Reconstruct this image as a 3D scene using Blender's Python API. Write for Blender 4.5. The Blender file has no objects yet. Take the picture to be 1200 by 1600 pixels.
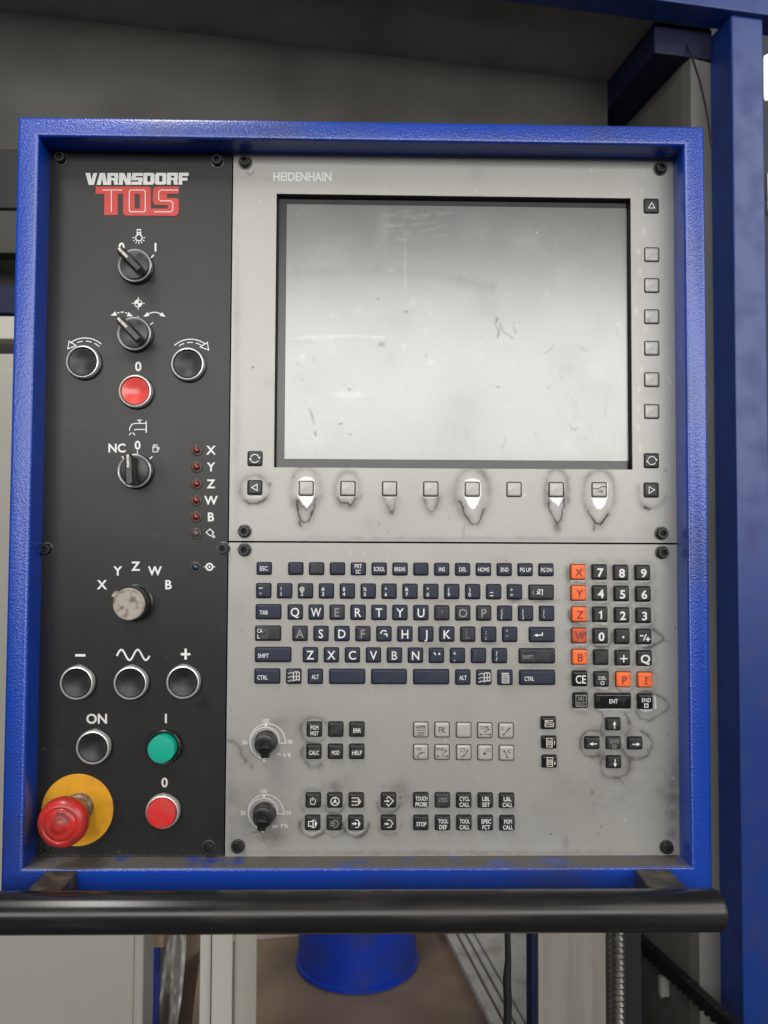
import bpy, math, random
import numpy as np
from mathutils import Matrix, Vector

random.seed(5)
rng = np.random.default_rng(7)
C = bpy.context.scene.collection
sc = bpy.context.scene

# ------------------------------------------------------------------ camera
Z0 = 1.143                                   # height of the lower edge of the panel plates
F = 1200.0                                   # focal length in photo pixels (photo 1200 x 1600)
CAM = np.array([0.1247, -0.6832, Z0 + 0.2768])
def _rot(a, b, c):
    Rx = np.array([[1, 0, 0], [0, math.cos(a), -math.sin(a)], [0, math.sin(a), math.cos(a)]])
    Ry = np.array([[math.cos(b), 0, math.sin(b)], [0, 1, 0], [-math.sin(b), 0, math.cos(b)]])
    Rz = np.array([[math.cos(c), -math.sin(c), 0], [math.sin(c), math.cos(c), 0], [0, 0, 1]])
    return Rx @ Ry @ Rz
ROT = _rot(-0.0368, -0.0186, 0.0047) @ np.array([[1, 0, 0], [0, 0, -1], [0, 1, 0]])   # rows: right, down, forward
cam_d = bpy.data.cameras.new('camera')
cam_d.sensor_fit = 'HORIZONTAL'; cam_d.sensor_width = 36; cam_d.lens = 36
cam_d.clip_start = 0.02; cam_d.clip_end = 60
cam_d.dof.use_dof = True; cam_d.dof.focus_distance = 0.685; cam_d.dof.aperture_fstop = 14
cam = bpy.data.objects.new('camera', cam_d); C.objects.link(cam)
m = Matrix.Identity(4)
for i in range(3):
    m[i][0] = ROT[0][i]; m[i][1] = -ROT[1][i]; m[i][2] = -ROT[2][i]; m[i][3] = CAM[i]
cam.matrix_world = m
sc.camera = cam

# ------------------------------------------------------------------ world and lamps
w = bpy.data.worlds.new('World'); sc.world = w; w.use_nodes = True
w.node_tree.nodes['Background'].inputs[0].default_value = (0.80, 0.84, 0.95, 1)
w.node_tree.nodes['Background'].inputs[1].default_value = 0.09
def area(name, loc, size, size_y, energy, rot, col=(1, 1, 1)):
    l = bpy.data.lights.new(name, 'AREA'); l.shape = 'RECTANGLE'; l.size = size; l.size_y = size_y
    l.energy = energy; l.color = col
    o = bpy.data.objects.new(name, l); C.objects.link(o); o.location = loc; o.rotation_euler = rot
    return o
# the bright hall window behind the photographer and a strip lamp overhead
area('window_light', (2.5, -4.6, 2.47), 10.8, 1.54, 305, (math.radians(90), 0, 0), (1.0, 0.985, 0.95))
area('roof_light', (7.0, -4.2, 5.6), 5.0, 3.0, 190, (math.radians(58), 0, math.radians(48)), (1.0, 0.985, 0.96))
area('overhead_light', (-0.55, -0.75, 2.9), 0.26, 1.1, 21, (math.radians(12), 0, 0), (1.0, 0.98, 0.93))
sc.view_settings.view_transform = 'Standard'; sc.view_settings.look = 'None'
sc.view_settings.exposure = 0; sc.view_settings.gamma = 1
sc.view_settings.use_curve_mapping = False

# ------------------------------------------------------------------ pixels to places
def ray(px, py):
    px = np.asarray(px, float); py = np.asarray(py, float)
    d = np.stack([(px - 600) / F, (py - 800) / F, np.ones_like(px)], -1) @ ROT
    return d
def P(px, py, h=0.0):
    """point on the plane h metres in front of the faceplates"""
    d = ray(px, py); t = (-h - CAM[1]) / d[..., 1]
    return CAM + d * t[..., None]
def AT(px, py, depth):
    """point at a distance along the viewing axis"""
    return CAM + ray(px, py) * depth
def HIT(px, py, p0, n):
    d = ray(px, py); t = np.dot(np.asarray(p0) - CAM, n) / np.dot(d, n)
    return CAM + d * t
def PROJ(V):
    v = (V - CAM) @ ROT.T
    return 600 + F * v[..., 0] / v[..., 2], 800 + F * v[..., 1] / v[..., 2]
def KS(px, py, h=0.0):
    return float(np.linalg.norm(P(px + 1, py, h) - P(px, py, h)))

# ------------------------------------------------------------------ materials
MATS = {}
def mat(name, col, rough=0.5, metal=0.0, spec=0.5, noise=None, bump=None, coat=0.0, emit=None, alpha=None, trans=0.0):
    """noise=(scale, detail, colour2, lo, hi, stretch) ; bump=(scale, strength, distance)"""
    m = bpy.data.materials.new(name); m.use_nodes = True
    nt = m.node_tree; b = nt.nodes['Principled BSDF']; N = nt.nodes; L = nt.links
    b.inputs['Base Color'].default_value = (*col, 1); b.inputs['Roughness'].default_value = rough
    b.inputs['Metallic'].default_value = metal; b.inputs['Specular IOR Level'].default_value = spec
    b.inputs['Coat Weight'].default_value = coat; b.inputs['Coat Roughness'].default_value = 0.15
    b.inputs['Transmission Weight'].default_value = trans
    tc = N.new('ShaderNodeTexCoord')
    if noise:
        s, det, c2, lo, hi = noise[:5]
        mp = N.new('ShaderNodeMapping'); L.new(tc.outputs['Object'], mp.inputs[0])
        if len(noise) > 5: mp.inputs['Scale'].default_value = noise[5]
        n = N.new('ShaderNodeTexNoise'); n.inputs['Scale'].default_value = s; n.inputs['Detail'].default_value = det
        L.new(mp.outputs[0], n.inputs['Vector'])
        mr = N.new('ShaderNodeMapRange'); mr.inputs['From Min'].default_value = lo; mr.inputs['From Max'].default_value = hi
        L.new(n.outputs['Fac'], mr.inputs['Value'])
        mx = N.new('ShaderNodeMix'); mx.data_type = 'RGBA'
        mx.inputs[6].default_value = (*col, 1); mx.inputs[7].default_value = (*c2, 1)
        L.new(mr.outputs[0], mx.inputs[0]); L.new(mx.outputs[2], b.inputs['Base Color'])
        m['mix'] = mx.name
        rr = N.new('ShaderNodeMapRange'); rr.inputs['To Min'].default_value = rough; rr.inputs['To Max'].default_value = min(1, rough + 0.18)
        L.new(mr.outputs[0], rr.inputs['Value']); L.new(rr.outputs[0], b.inputs['Roughness'])
    if bump:
        n2 = N.new('ShaderNodeTexNoise'); n2.inputs['Scale'].default_value = bump[0]; n2.inputs['Detail'].default_value = 2
        L.new(tc.outputs['Object'], n2.inputs['Vector'])
        bp = N.new('ShaderNodeBump'); bp.inputs['Strength'].default_value = bump[1]; bp.inputs['Distance'].default_value = bump[2]
        L.new(n2.outputs['Fac'], bp.inputs['Height']); L.new(bp.outputs[0], b.inputs['Normal'])
    if emit:
        b.inputs['Emission Color'].default_value = (*emit[0], 1); b.inputs['Emission Strength'].default_value = emit[1]
    MATS[name] = m
    return m

BLUE = (0.001, 0.042, 0.35)
mat('blue_paint', BLUE, 0.30, spec=0.8, noise=(9, 6, (0.018, 0.034, 0.15), 0.50, 0.78), bump=(560, 0.50, 0.0006), coat=0.06)
mat('navy_and_shaded_blue', (0.006, 0.009, 0.038), 0.5, spec=0.3, noise=(14, 4, (0.009, 0.011, 0.03), 0.45, 0.8))  # on the side beam, enclosure shade put into the blue; plain navy elsewhere
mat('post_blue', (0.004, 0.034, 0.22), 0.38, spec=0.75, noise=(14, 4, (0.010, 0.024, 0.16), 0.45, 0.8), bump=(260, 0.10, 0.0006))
mat('black_metal', (0.011, 0.011, 0.012), 0.23, spec=0.42, noise=(60, 6, (0.032, 0.030, 0.027), 0.50, 0.80, (0.12, 1, 1)), bump=(700, 0.05, 0.0003))
mat('bracket_black', (0.035, 0.032, 0.028), 0.5, noise=(60, 5, (0.10, 0.085, 0.065), 0.45, 0.70))
mat('black_rubber', (0.010, 0.010, 0.011), 0.55)
mat('gap_black', (0.004, 0.004, 0.004), 0.7)
mat('key_slate', (0.016, 0.020, 0.044), 0.42, spec=0.36, noise=(120, 3, (0.027, 0.030, 0.046), 0.4, 0.7), bump=(3000, 0.08, 0.0001))
mat('key_rubbed', (0.020, 0.022, 0.034), 0.36, spec=0.4, noise=(150, 3, (0.038, 0.037, 0.038), 0.42, 0.68), bump=(3000, 0.06, 0.0001))
mat('key_worn', (0.028, 0.028, 0.032), 0.36, spec=0.45, noise=(150, 3, (0.048, 0.046, 0.043), 0.42, 0.65), bump=(3000, 0.06, 0.0001))
mat('key_black', (0.012, 0.012, 0.013), 0.40, spec=0.45, noise=(140, 3, (0.036, 0.035, 0.033), 0.42, 0.7), bump=(3000, 0.06, 0.0001))
mat('key_glossy', (0.008, 0.008, 0.009), 0.22, spec=0.5, noise=(150, 3, (0.03, 0.03, 0.03), 0.5, 0.75))
mat('key_grey', (0.43, 0.422, 0.395), 0.40, metal=0.25, spec=0.7, noise=(150, 3, (0.37, 0.362, 0.335), 0.4, 0.7))
mat('key_orange', (0.88, 0.15, 0.030), 0.40, noise=(170, 4, (0.66, 0.09, 0.03), 0.52, 0.75))
mat('key_orange_dirty', (0.60, 0.085, 0.030), 0.45, noise=(230, 4, (0.22, 0.05, 0.035), 0.42, 0.64))
mat('print_white', (0.74, 0.74, 0.72), 0.5)
mat('print_faded', (0.26, 0.25, 0.23), 0.5)
mat('print_ghost', (0.10, 0.098, 0.095), 0.5)
mat('print_dark', (0.05, 0.045, 0.04), 0.5)
mat('print_brown', (0.20, 0.020, 0.008), 0.5)
mat('print_red', (0.56, 0.040, 0.032), 0.5)
mat('print_pale', (0.62, 0.61, 0.57), 0.5)
mat('logo_line', (0.80, 0.62, 0.56), 0.5)
mat('chrome', (0.80, 0.79, 0.77), 0.34, metal=0.70, noise=(200, 3, (0.58, 0.57, 0.54), 0.45, 0.75))
mat('steel_worn', (0.36, 0.31, 0.26), 0.36, metal=0.8, noise=(220, 4, (0.16, 0.12, 0.09), 0.42, 0.68))
mat('steel_dark', (0.10, 0.10, 0.10), 0.38, metal=0.7, noise=(260, 3, (0.05, 0.05, 0.045), 0.4, 0.7))
mat('switch_black', (0.011, 0.011, 0.012), 0.30, spec=0.5, noise=(180, 3, (0.045, 0.044, 0.042), 0.5, 0.8))
mat('switch_matt', (0.014, 0.014, 0.015), 0.40, spec=0.5, noise=(120, 3, (0.026, 0.026, 0.025), 0.45, 0.75))
mat('pointer_cream', (0.66, 0.62, 0.53), 0.5, noise=(500, 2, (0.35, 0.32, 0.26), 0.5, 0.7))
mat('red_cap', (0.62, 0.025, 0.022), 0.36, noise=(120, 3, (0.50, 0.04, 0.035), 0.4, 0.7))
mat('red_clear', (0.74, 0.075, 0.062), 0.22, spec=0.5, noise=(160, 3, (0.58, 0.05, 0.04), 0.4, 0.7), coat=0.4)
mat('green_cap', (0.0, 0.36, 0.24), 0.40, noise=(160, 3, (0.0, 0.32, 0.22), 0.4, 0.7))
mat('stop_red', (0.50, 0.024, 0.020), 0.34, noise=(75, 6, (0.20, 0.026, 0.020), 0.45, 0.70), coat=0.2)
mat('stop_yellow', (0.66, 0.31, 0.010), 0.5, noise=(45, 6, (0.40, 0.17, 0.012), 0.52, 0.80))
mat('knob_worn', (0.36, 0.33, 0.29), 0.42, metal=0.25, noise=(170, 5, (0.17, 0.13, 0.10), 0.50, 0.68))
mat('led_red', (0.15, 0.012, 0.006), 0.16, spec=0.6)
mat('led_clear', (0.085, 0.06, 0.045), 0.16, spec=0.6)
mat('led_blue', (0.012, 0.020, 0.040), 0.12, spec=0.7)
mat('bezel_black', (0.008, 0.008, 0.009), 0.40)
mat('glass_border', (0.016, 0.017, 0.019), 0.25, spec=0.55)
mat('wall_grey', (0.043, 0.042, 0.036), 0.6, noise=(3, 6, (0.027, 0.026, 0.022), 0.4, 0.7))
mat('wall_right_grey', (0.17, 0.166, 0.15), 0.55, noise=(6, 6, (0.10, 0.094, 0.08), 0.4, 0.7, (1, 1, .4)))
mat('ceiling_dark', (0.26, 0.25, 0.235), 0.7, noise=(5, 5, (0.18, 0.172, 0.16), 0.4, 0.7))
mat('cover_grey', (0.44, 0.43, 0.39), 0.5, noise=(3.5, 5, (0.34, 0.32, 0.27), 0.45, 0.75, (1, 1, 0.25)))
mat('steel_sheet', (0.58, 0.57, 0.54), 0.42, metal=0.30, noise=(6, 5, (0.36, 0.33, 0.28), 0.48, 0.75, (3, 3, 0.3)))
mat('streaked_sheet', (0.30, 0.285, 0.25), 0.45, noise=(9, 5, (0.19, 0.165, 0.125), 0.46, 0.72, (4, 4, 0.12)))
mat('column_grey', (0.33, 0.32, 0.28), 0.5, noise=(8, 4, (0.25, 0.235, 0.20), 0.45, 0.75, (2, 2, 0.2)))
mat('floor_concrete', (0.06, 0.058, 0.053), 0.7, noise=(3, 5, (0.04, 0.039, 0.036), 0.4, 0.7))
mat('bed_brown', (0.25, 0.18, 0.125), 0.6, noise=(5, 6, (0.13, 0.10, 0.075), 0.42, 0.68))
mat('drum_blue', (0.002, 0.030, 0.34), 0.38, noise=(16, 4, (0.012, 0.028, 0.17), 0.48, 0.75))
mat('cream_sheet', (0.36, 0.345, 0.305), 0.5, noise=(4, 4, (0.34, 0.32, 0.28), 0.5, 0.8))
mat('lamp_tube', (0.9, 0.9, 0.9), 0.5, emit=((1, 1, 0.96), 9))
mat('conduit_metal', (0.17, 0.165, 0.15), 0.32, metal=0.85, noise=(60, 3, (0.14, 0.13, 0.11), 0.45, 0.7))
# dust on upward ledges of the blue housing
def add_dust(m, col, lo, hi):
    nt = m.node_tree; N = nt.nodes; L = nt.links; b = N['Principled BSDF']
    g = N.new('ShaderNodeNewGeometry'); sx = N.new('ShaderNodeSeparateXYZ'); L.new(g.outputs['True Normal'], sx.inputs[0])
    mr = N.new('ShaderNodeMapRange'); mr.inputs['From Min'].default_value = 0.6; mr.inputs['From Max'].default_value = 0.95
    L.new(sx.outputs[2], mr.inputs['Value'])
    tc = N.new('ShaderNodeTexCoord'); n = N.new('ShaderNodeTexNoise'); n.inputs['Scale'].default_value = 32; n.inputs['Detail'].default_value = 6
    L.new(tc.outputs['Object'], n.inputs['Vector'])
    m2 = N.new('ShaderNodeMapRange'); m2.inputs['From Min'].default_value = lo; m2.inputs['From Max'].default_value = hi
    L.new(n.outputs['Fac'], m2.inputs['Value'])
    mu = N.new('ShaderNodeMath'); mu.operation = 'MULTIPLY'; L.new(mr.outputs[0], mu.inputs[0]); L.new(m2.outputs[0], mu.inputs[1])
    mx = N.new('ShaderNodeMix'); mx.data_type = 'RGBA'; mx.inputs[7].default_value = (*col, 1)
    src = N[m['mix']].outputs[2]
    L.new(mu.outputs[0], mx.inputs[0]); L.new(src, mx.inputs[6]); L.new(mx.outputs[2], b.inputs['Base Color'])
    rr = N.new('ShaderNodeMapRange'); rr.inputs['To Min'].default_value = 0.30; rr.inputs['To Max'].default_value = 0.75
    L.new(mu.outputs[0], rr.inputs['Value']); L.new(rr.outputs[0], b.inputs['Roughness'])
add_dust(MATS['blue_paint'], (0.085, 0.076, 0.064), 0.28, 0.46)

def plate_mat(name, col, col2, rough, metal, dirt_shade_col, bare_glint_col, spec=0.5, grain=900, bare_metal=0.6):
    m = bpy.data.materials.new(name); m.use_nodes = True
    nt = m.node_tree; N = nt.nodes; L = nt.links; b = N['Principled BSDF']
    tc = N.new('ShaderNodeTexCoord')
    def noise(s, d, lo, hi):
        n = N.new('ShaderNodeTexNoise'); n.inputs['Scale'].default_value = s; n.inputs['Detail'].default_value = d
        L.new(tc.outputs['Object'], n.inputs['Vector'])
        r = N.new('ShaderNodeMapRange'); r.inputs['From Min'].default_value = lo; r.inputs['From Max'].default_value = hi
        L.new(n.outputs['Fac'], r.inputs['Value']); return r.outputs[0]
    def mix(f, a, c):
        x = N.new('ShaderNodeMix'); x.data_type = 'RGBA'; L.new(f, x.inputs[0])
        if isinstance(a, tuple): x.inputs[6].default_value = (*a, 1)
        else: L.new(a, x.inputs[6])
        if isinstance(c, tuple): x.inputs[7].default_value = (*c, 1)
        else: L.new(c, x.inputs[7])
        return x.outputs[2]
    def attr(nm):
        a = N.new('ShaderNodeAttribute'); a.attribute_name = nm; return a.outputs['Fac']
    c = mix(noise(11, 5, 0.42, 0.72), col, col2)
    c = mix(noise(grain, 2, 0.2, 0.8), c, tuple(x * (0.98 if grain < 500 else 0.93) for x in col2))
    d = attr('dirt_shade'); ba = attr('bare_glint')
    c = mix(d, c, dirt_shade_col); c = mix(ba, c, bare_glint_col)
    L.new(c, b.inputs['Base Color'])
    def mth(op, a, v):
        x = N.new('ShaderNodeMath'); x.operation = op; x.use_clamp = True
        L.new(a, x.inputs[0])
        if isinstance(v, (int, float)): x.inputs[1].default_value = v
        else: L.new(v, x.inputs[1])
        return x.outputs[0]
    mr = N.new('ShaderNodeMapRange'); mr.inputs['To Min'].default_value = rough; mr.inputs['To Max'].default_value = min(0.9, rough + 0.3)
    L.new(d, mr.inputs['Value'])
    L.new(mr.outputs[0], b.inputs['Roughness'])
    mm = N.new('ShaderNodeMapRange'); mm.inputs['To Min'].default_value = metal; mm.inputs['To Max'].default_value = 0.0
    L.new(d, mm.inputs['Value']); L.new(mm.outputs[0], b.inputs['Metallic'])
    b.inputs['Specular IOR Level'].default_value = spec
    n2 = N.new('ShaderNodeTexNoise'); n2.inputs['Scale'].default_value = grain * 1.6; L.new(tc.outputs['Object'], n2.inputs['Vector'])
    bp = N.new('ShaderNodeBump'); bp.inputs['Strength'].default_value = 0.02 if grain < 500 else 0.12; bp.inputs['Distance'].default_value = 0.0002
    L.new(n2.outputs['Fac'], bp.inputs['Height']); L.new(bp.outputs[0], b.inputs['Normal'])
    MATS[name] = m; return m
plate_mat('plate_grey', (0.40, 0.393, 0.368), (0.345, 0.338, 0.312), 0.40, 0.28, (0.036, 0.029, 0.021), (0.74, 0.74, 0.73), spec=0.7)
plate_mat('plate_black', (0.0065, 0.0065, 0.0065), (0.0095, 0.0094, 0.0092), 0.39, 0.0, (0.003, 0.003, 0.003), (0.040, 0.038, 0.036), spec=0.46)
plate_mat('screen_film', (0.222, 0.222, 0.217), (0.195, 0.195, 0.19), 0.215, 0.46, (0.13, 0.125, 0.115), (0.34, 0.34, 0.335), spec=0.9, grain=300)

# ------------------------------------------------------------------ mesh helpers
def mesh(name, V, Fc, mats, idx=None, smooth=False):
    me = bpy.data.meshes.new(name)
    me.from_pydata([tuple(map(float, v)) for v in V], [], [tuple(map(int, f)) for f in Fc])
    for mm in ([mats] if isinstance(mats, str) else mats): me.materials.append(MATS[mm])
    if idx is not None: me.polygons.foreach_set('material_index', idx)
    if smooth: me.polygons.foreach_set('use_smooth', [True] * len(Fc))
    me.update(); return me
def smooth_angle(me, deg=35):
    me.polygons.foreach_set('use_smooth', [True] * len(me.polygons))
    me.set_sharp_from_angle(angle=math.radians(deg)); return me
def obj(name, me, parent=None, loc=None, rot=None):
    o = bpy.data.objects.new(name, me); C.objects.link(o)
    if parent is not None: o.parent = parent
    if loc is not None:
        p = Vector(tuple(map(float, loc)))
        q = parent
        while q is not None: p -= q.location; q = q.parent
        o.location = p
    if rot: o.rotation_euler = rot
    return o
def tag(o, label, cat=None, group=None):
    o['label'] = label
    if cat: o['category'] = cat
    if group: o['group'] = group
    return o
def thing(name, loc, label, cat, group=None):
    o = bpy.data.objects.new(name, None); C.objects.link(o); o.location = tuple(map(float, loc)); o.empty_display_size = 0.05
    return tag(o, label, cat, group)
def struct(o): o['kind'] = 'structure'; return o

class MB:
    def __init__(s): s.V = []; s.F = []; s.I = []
    def add(s, V, Fc, mi=0):
        n = len(s.V); s.V += [tuple(v) for v in V]; s.F += [tuple(i + n for i in f) for f in Fc]; s.I += [mi] * len(Fc); return s
    def box(s, x0, x1, y0, y1, z0, z1, mi=0):
        V = [(x, y, z) for x in (x0, x1) for y in (y0, y1) for z in (z0, z1)]
        return s.add(V, [(0, 1, 3, 2), (4, 6, 7, 5), (0, 4, 5, 1), (2, 3, 7, 6), (0, 2, 6, 4), (1, 5, 7, 3)], mi)
    def rr(s, w, h, levels, r=0.0015, seg=3, mi=None, cap0=False, cap1=True, mis=None):
        """rounded rectangle lofted through levels (inset, out); out is distance in front of the plate (-y)"""
        rings = []
        for (ins, out) in levels:
            hw, hh, rad = w / 2 - ins, h / 2 - ins, max(r - ins * 0.6, 0.0002); ring = []
            for cx, cz, a0 in ((hw - rad, hh - rad, 0), (-hw + rad, hh - rad, 90), (-hw + rad, -hh + rad, 180), (hw - rad, -hh + rad, 270)):
                for k in range(seg + 1):
                    a = math.radians(a0 + 90 * k / seg); ring.append((cx + rad * math.cos(a), -out, cz + rad * math.sin(a)))
            rings.append(ring)
        n = len(rings[0]); V = [v for q in rings for v in q]; base = len(s.V); s.V += V
        for i in range(len(rings) - 1):
            for k in range(n):
                a, b = i * n + k, i * n + (k + 1) % n
                s.F.append((base + a, base + a + n, base + b + n, base + b)); s.I.append(mis[i] if mis else (mi or 0))
        if cap1: s.F.append(tuple(base + (len(rings) - 1) * n + (n - 1 - k) for k in range(n))); s.I.append(mis[-1] if mis else (mi or 0))
        if cap0: s.F.append(tuple(base + k for k in range(n))); s.I.append(mis[0] if mis else (mi or 0))
        return s
    def lathe(s, prof, seg=40, mis=None, cap=True, cx=0, cz=0):
        """profile of (radius, out) turned about the axis that points out of the plate"""
        base = len(s.V)
        for (r, o) in prof:
            for k in range(seg):
                a = 2 * math.pi * k / seg; s.V.append((cx + r * math.cos(a), -o, cz + r * math.sin(a)))
        for i in range(len(prof) - 1):
            for k in range(seg):
                a, b = i * seg + k, i * seg + (k + 1) % seg
                s.F.append((base + a, base + a + seg, base + b + seg, base + b)); s.I.append(mis[i] if mis else 0)
        if cap:
            s.F.append(tuple(base + (len(prof) - 1) * seg + (seg - 1 - k) for k in range(seg))); s.I.append(mis[-1] if mis else 0)
        return s
    def tube(s, pts, r, seg=12, mi=0, cap=True):
        pts = [np.array(p, float) for p in pts]; base = len(s.V); up = np.array([0.13, 0.2, 0.97])
        rad = r if hasattr(r, '__len__') else [r] * len(pts)
        for i, p in enumerate(pts):
            t = pts[min(i + 1, len(pts) - 1)] - pts[max(i - 1, 0)]; t = t / np.linalg.norm(t)
            u = up if abs(np.dot(t, up)) < 0.95 else np.array([1.0, 0, 0])
            a = np.cross(t, u); a /= np.linalg.norm(a); b = np.cross(t, a)
            for k in range(seg):
                th = 2 * math.pi * k / seg; s.V.append(tuple(p + rad[i] * (a * math.cos(th) + b * math.sin(th))))
        for i in range(len(pts) - 1):
            for k in range(seg):
                q, w_ = i * seg + k, i * seg + (k + 1) % seg
                s.F.append((base + q, base + w_, base + w_ + seg, base + q + seg)); s.I.append(mi)
        if cap:
            s.F.append(tuple(base + seg - 1 - k for k in range(seg))); s.I.append(mi)
            s.F.append(tuple(base + (len(pts) - 1) * seg + k for k in range(seg))); s.I.append(mi)
        return s
    def mesh(s, name, mats, smooth=None):
        me = mesh(name, s.V, s.F, mats, s.I)
        if smooth: smooth_angle(me, smooth)
        return me
def bevel(o, wdt, seg=2):
    md = o.modifiers.new('bevel', 'BEVEL'); md.width = wdt; md.segments = seg; md.limit_method = 'ANGLE'; md.angle_limit = math.radians(40)
    return o

# ------------------------------------------------------------------ flat print: strokes, fills and text, drawn in photo pixels on a plane
_glyph = {}
def glyph(t, off=0.006):
    t, key_ = t, (t, off)
    if key_ not in _glyph:
        cu = bpy.data.curves.new('t', 'FONT'); cu.body = t; cu.size = 1; cu.resolution_u = 3; cu.offset = off
        o = bpy.data.objects.new('t', cu); C.objects.link(o)
        bpy.context.view_layer.update()
        me = bpy.data.meshes.new_from_object(o.evaluated_get(bpy.context.evaluated_depsgraph_get()))
        V = np.array([v.co[:2] for v in me.vertices]); Fc = [tuple(p.vertices) for p in me.polygons]
        bpy.data.objects.remove(o); bpy.data.curves.remove(cu); bpy.data.meshes.remove(me)
        _glyph[key_] = (V, Fc)
    return _glyph[key_]
CAPH = glyph('H')[0][:, 1].max()
class Print:
    def __init__(s): s.V = []; s.F = []; s.L = []; s.n = 0
    def _add(s, V, Fc):
        b = len(s.V); s.V += [tuple(v) for v in V]; s.F += [tuple(i + b for i in f) for f in Fc]; s.L += [s.n] * len(V); s.n += 1
    def fill(s, pts): s._add(pts, [tuple(range(len(pts)))]); return s
    def rect(s, x0, y0, x1, y1): return s.fill([(x0, y0), (x1, y0), (x1, y1), (x0, y1)])
    def line(s, pts, wd=1.6, closed=False):
        p = [np.array(q, float) for q in pts]; n = len(p); out = []
        for i in range(n):
            a = p[i - 1] if (i > 0 or closed) else None; b = p[(i + 1) % n] if (i < n - 1 or closed) else None
            d1 = (p[i] - a) if a is not None else (b - p[i]); d2 = (b - p[i]) if b is not None else d1
            d1 = d1 / (np.linalg.norm(d1) + 1e-9); d2 = d2 / (np.linalg.norm(d2) + 1e-9)
            n1 = np.array([-d1[1], d1[0]]); n2 = np.array([-d2[1], d2[0]]); mt = n1 + n2; L_ = np.linalg.norm(mt)
            mt = n1 if L_ < 0.3 else mt / L_
            k = wd / 2 / max(0.45, np.dot(mt, n1)); out += [p[i] + mt * k, p[i] - mt * k]
        m_ = n if closed else n - 1
        s._add(out, [(2 * i, 2 * i + 1, (2 * i + 3) % (2 * n), (2 * i + 2) % (2 * n)) for i in range(m_)]); return s
    def arc(s, cx, cy, r, a0, a1, wd=1.6, n=18, ry=None):
        return s.line([(cx + r * math.cos(math.radians(a0 + (a1 - a0) * i / n)), cy + (ry or r) * math.sin(math.radians(a0 + (a1 - a0) * i / n))) for i in range(n + 1)], wd)
    def ring(s, cx, cy, r, wd=1.6, n=24):
        return s.line([(cx + r * math.cos(2 * math.pi * i / n), cy + r * math.sin(2 * math.pi * i / n)) for i in range(n)], wd, True)
    def disc(s, cx, cy, r, n=16):
        return s.fill([(cx + r * math.cos(2 * math.pi * i / n), cy + r * math.sin(2 * math.pi * i / n)) for i in range(n)])
    def head(s, x, y, dx, dy, l=5, w_=4):
        d = np.array([dx, dy], float); d /= np.linalg.norm(d); q = np.array([-d[1], d[0]]); t = np.array([x, y])
        return s.fill([t, t - d * l + q * w_ / 2, t - d * l - q * w_ / 2])
    def text(s, t, cx, cy, h, width=None, xs=1.0, left=False, bold=0.010):
        V, Fc = glyph(t, bold); k = h / CAPH; x0, x1 = V[:, 0].min(), V[:, 0].max()
        kx = width / (x1 - x0) if width else k * xs
        X = cx + ((V[:, 0] - x0) if left else (V[:, 0] - (x0 + x1) / 2)) * kx; Y = cy + h / 2 - V[:, 1] * k
        s._add(np.stack([X, Y], 1), Fc); return s
    def build(s, name, material, parent, h, label=None):
        A = np.array(s.V, float); W = P(A[:, 0], A[:, 1], h)
        W[:, 1] -= np.array(s.L) * 0.00002
        c = W.mean(0); c[1] = -h
        Fc = [tuple(f) for f in s.F]
        # faces must look out of the plate
        ff = []
        for f in Fc:
            a = W[list(f)]; ar = np.sum(a[:, 0] * np.roll(a[:, 2], -1) - np.roll(a[:, 0], -1) * a[:, 2])
            ff.append(f if ar > 0 else tuple(reversed(f)))
        me = mesh(name, W - c, ff, material)
        o = obj(name, me, parent, c)
        if label: o['label'] = label
        return o

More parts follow.
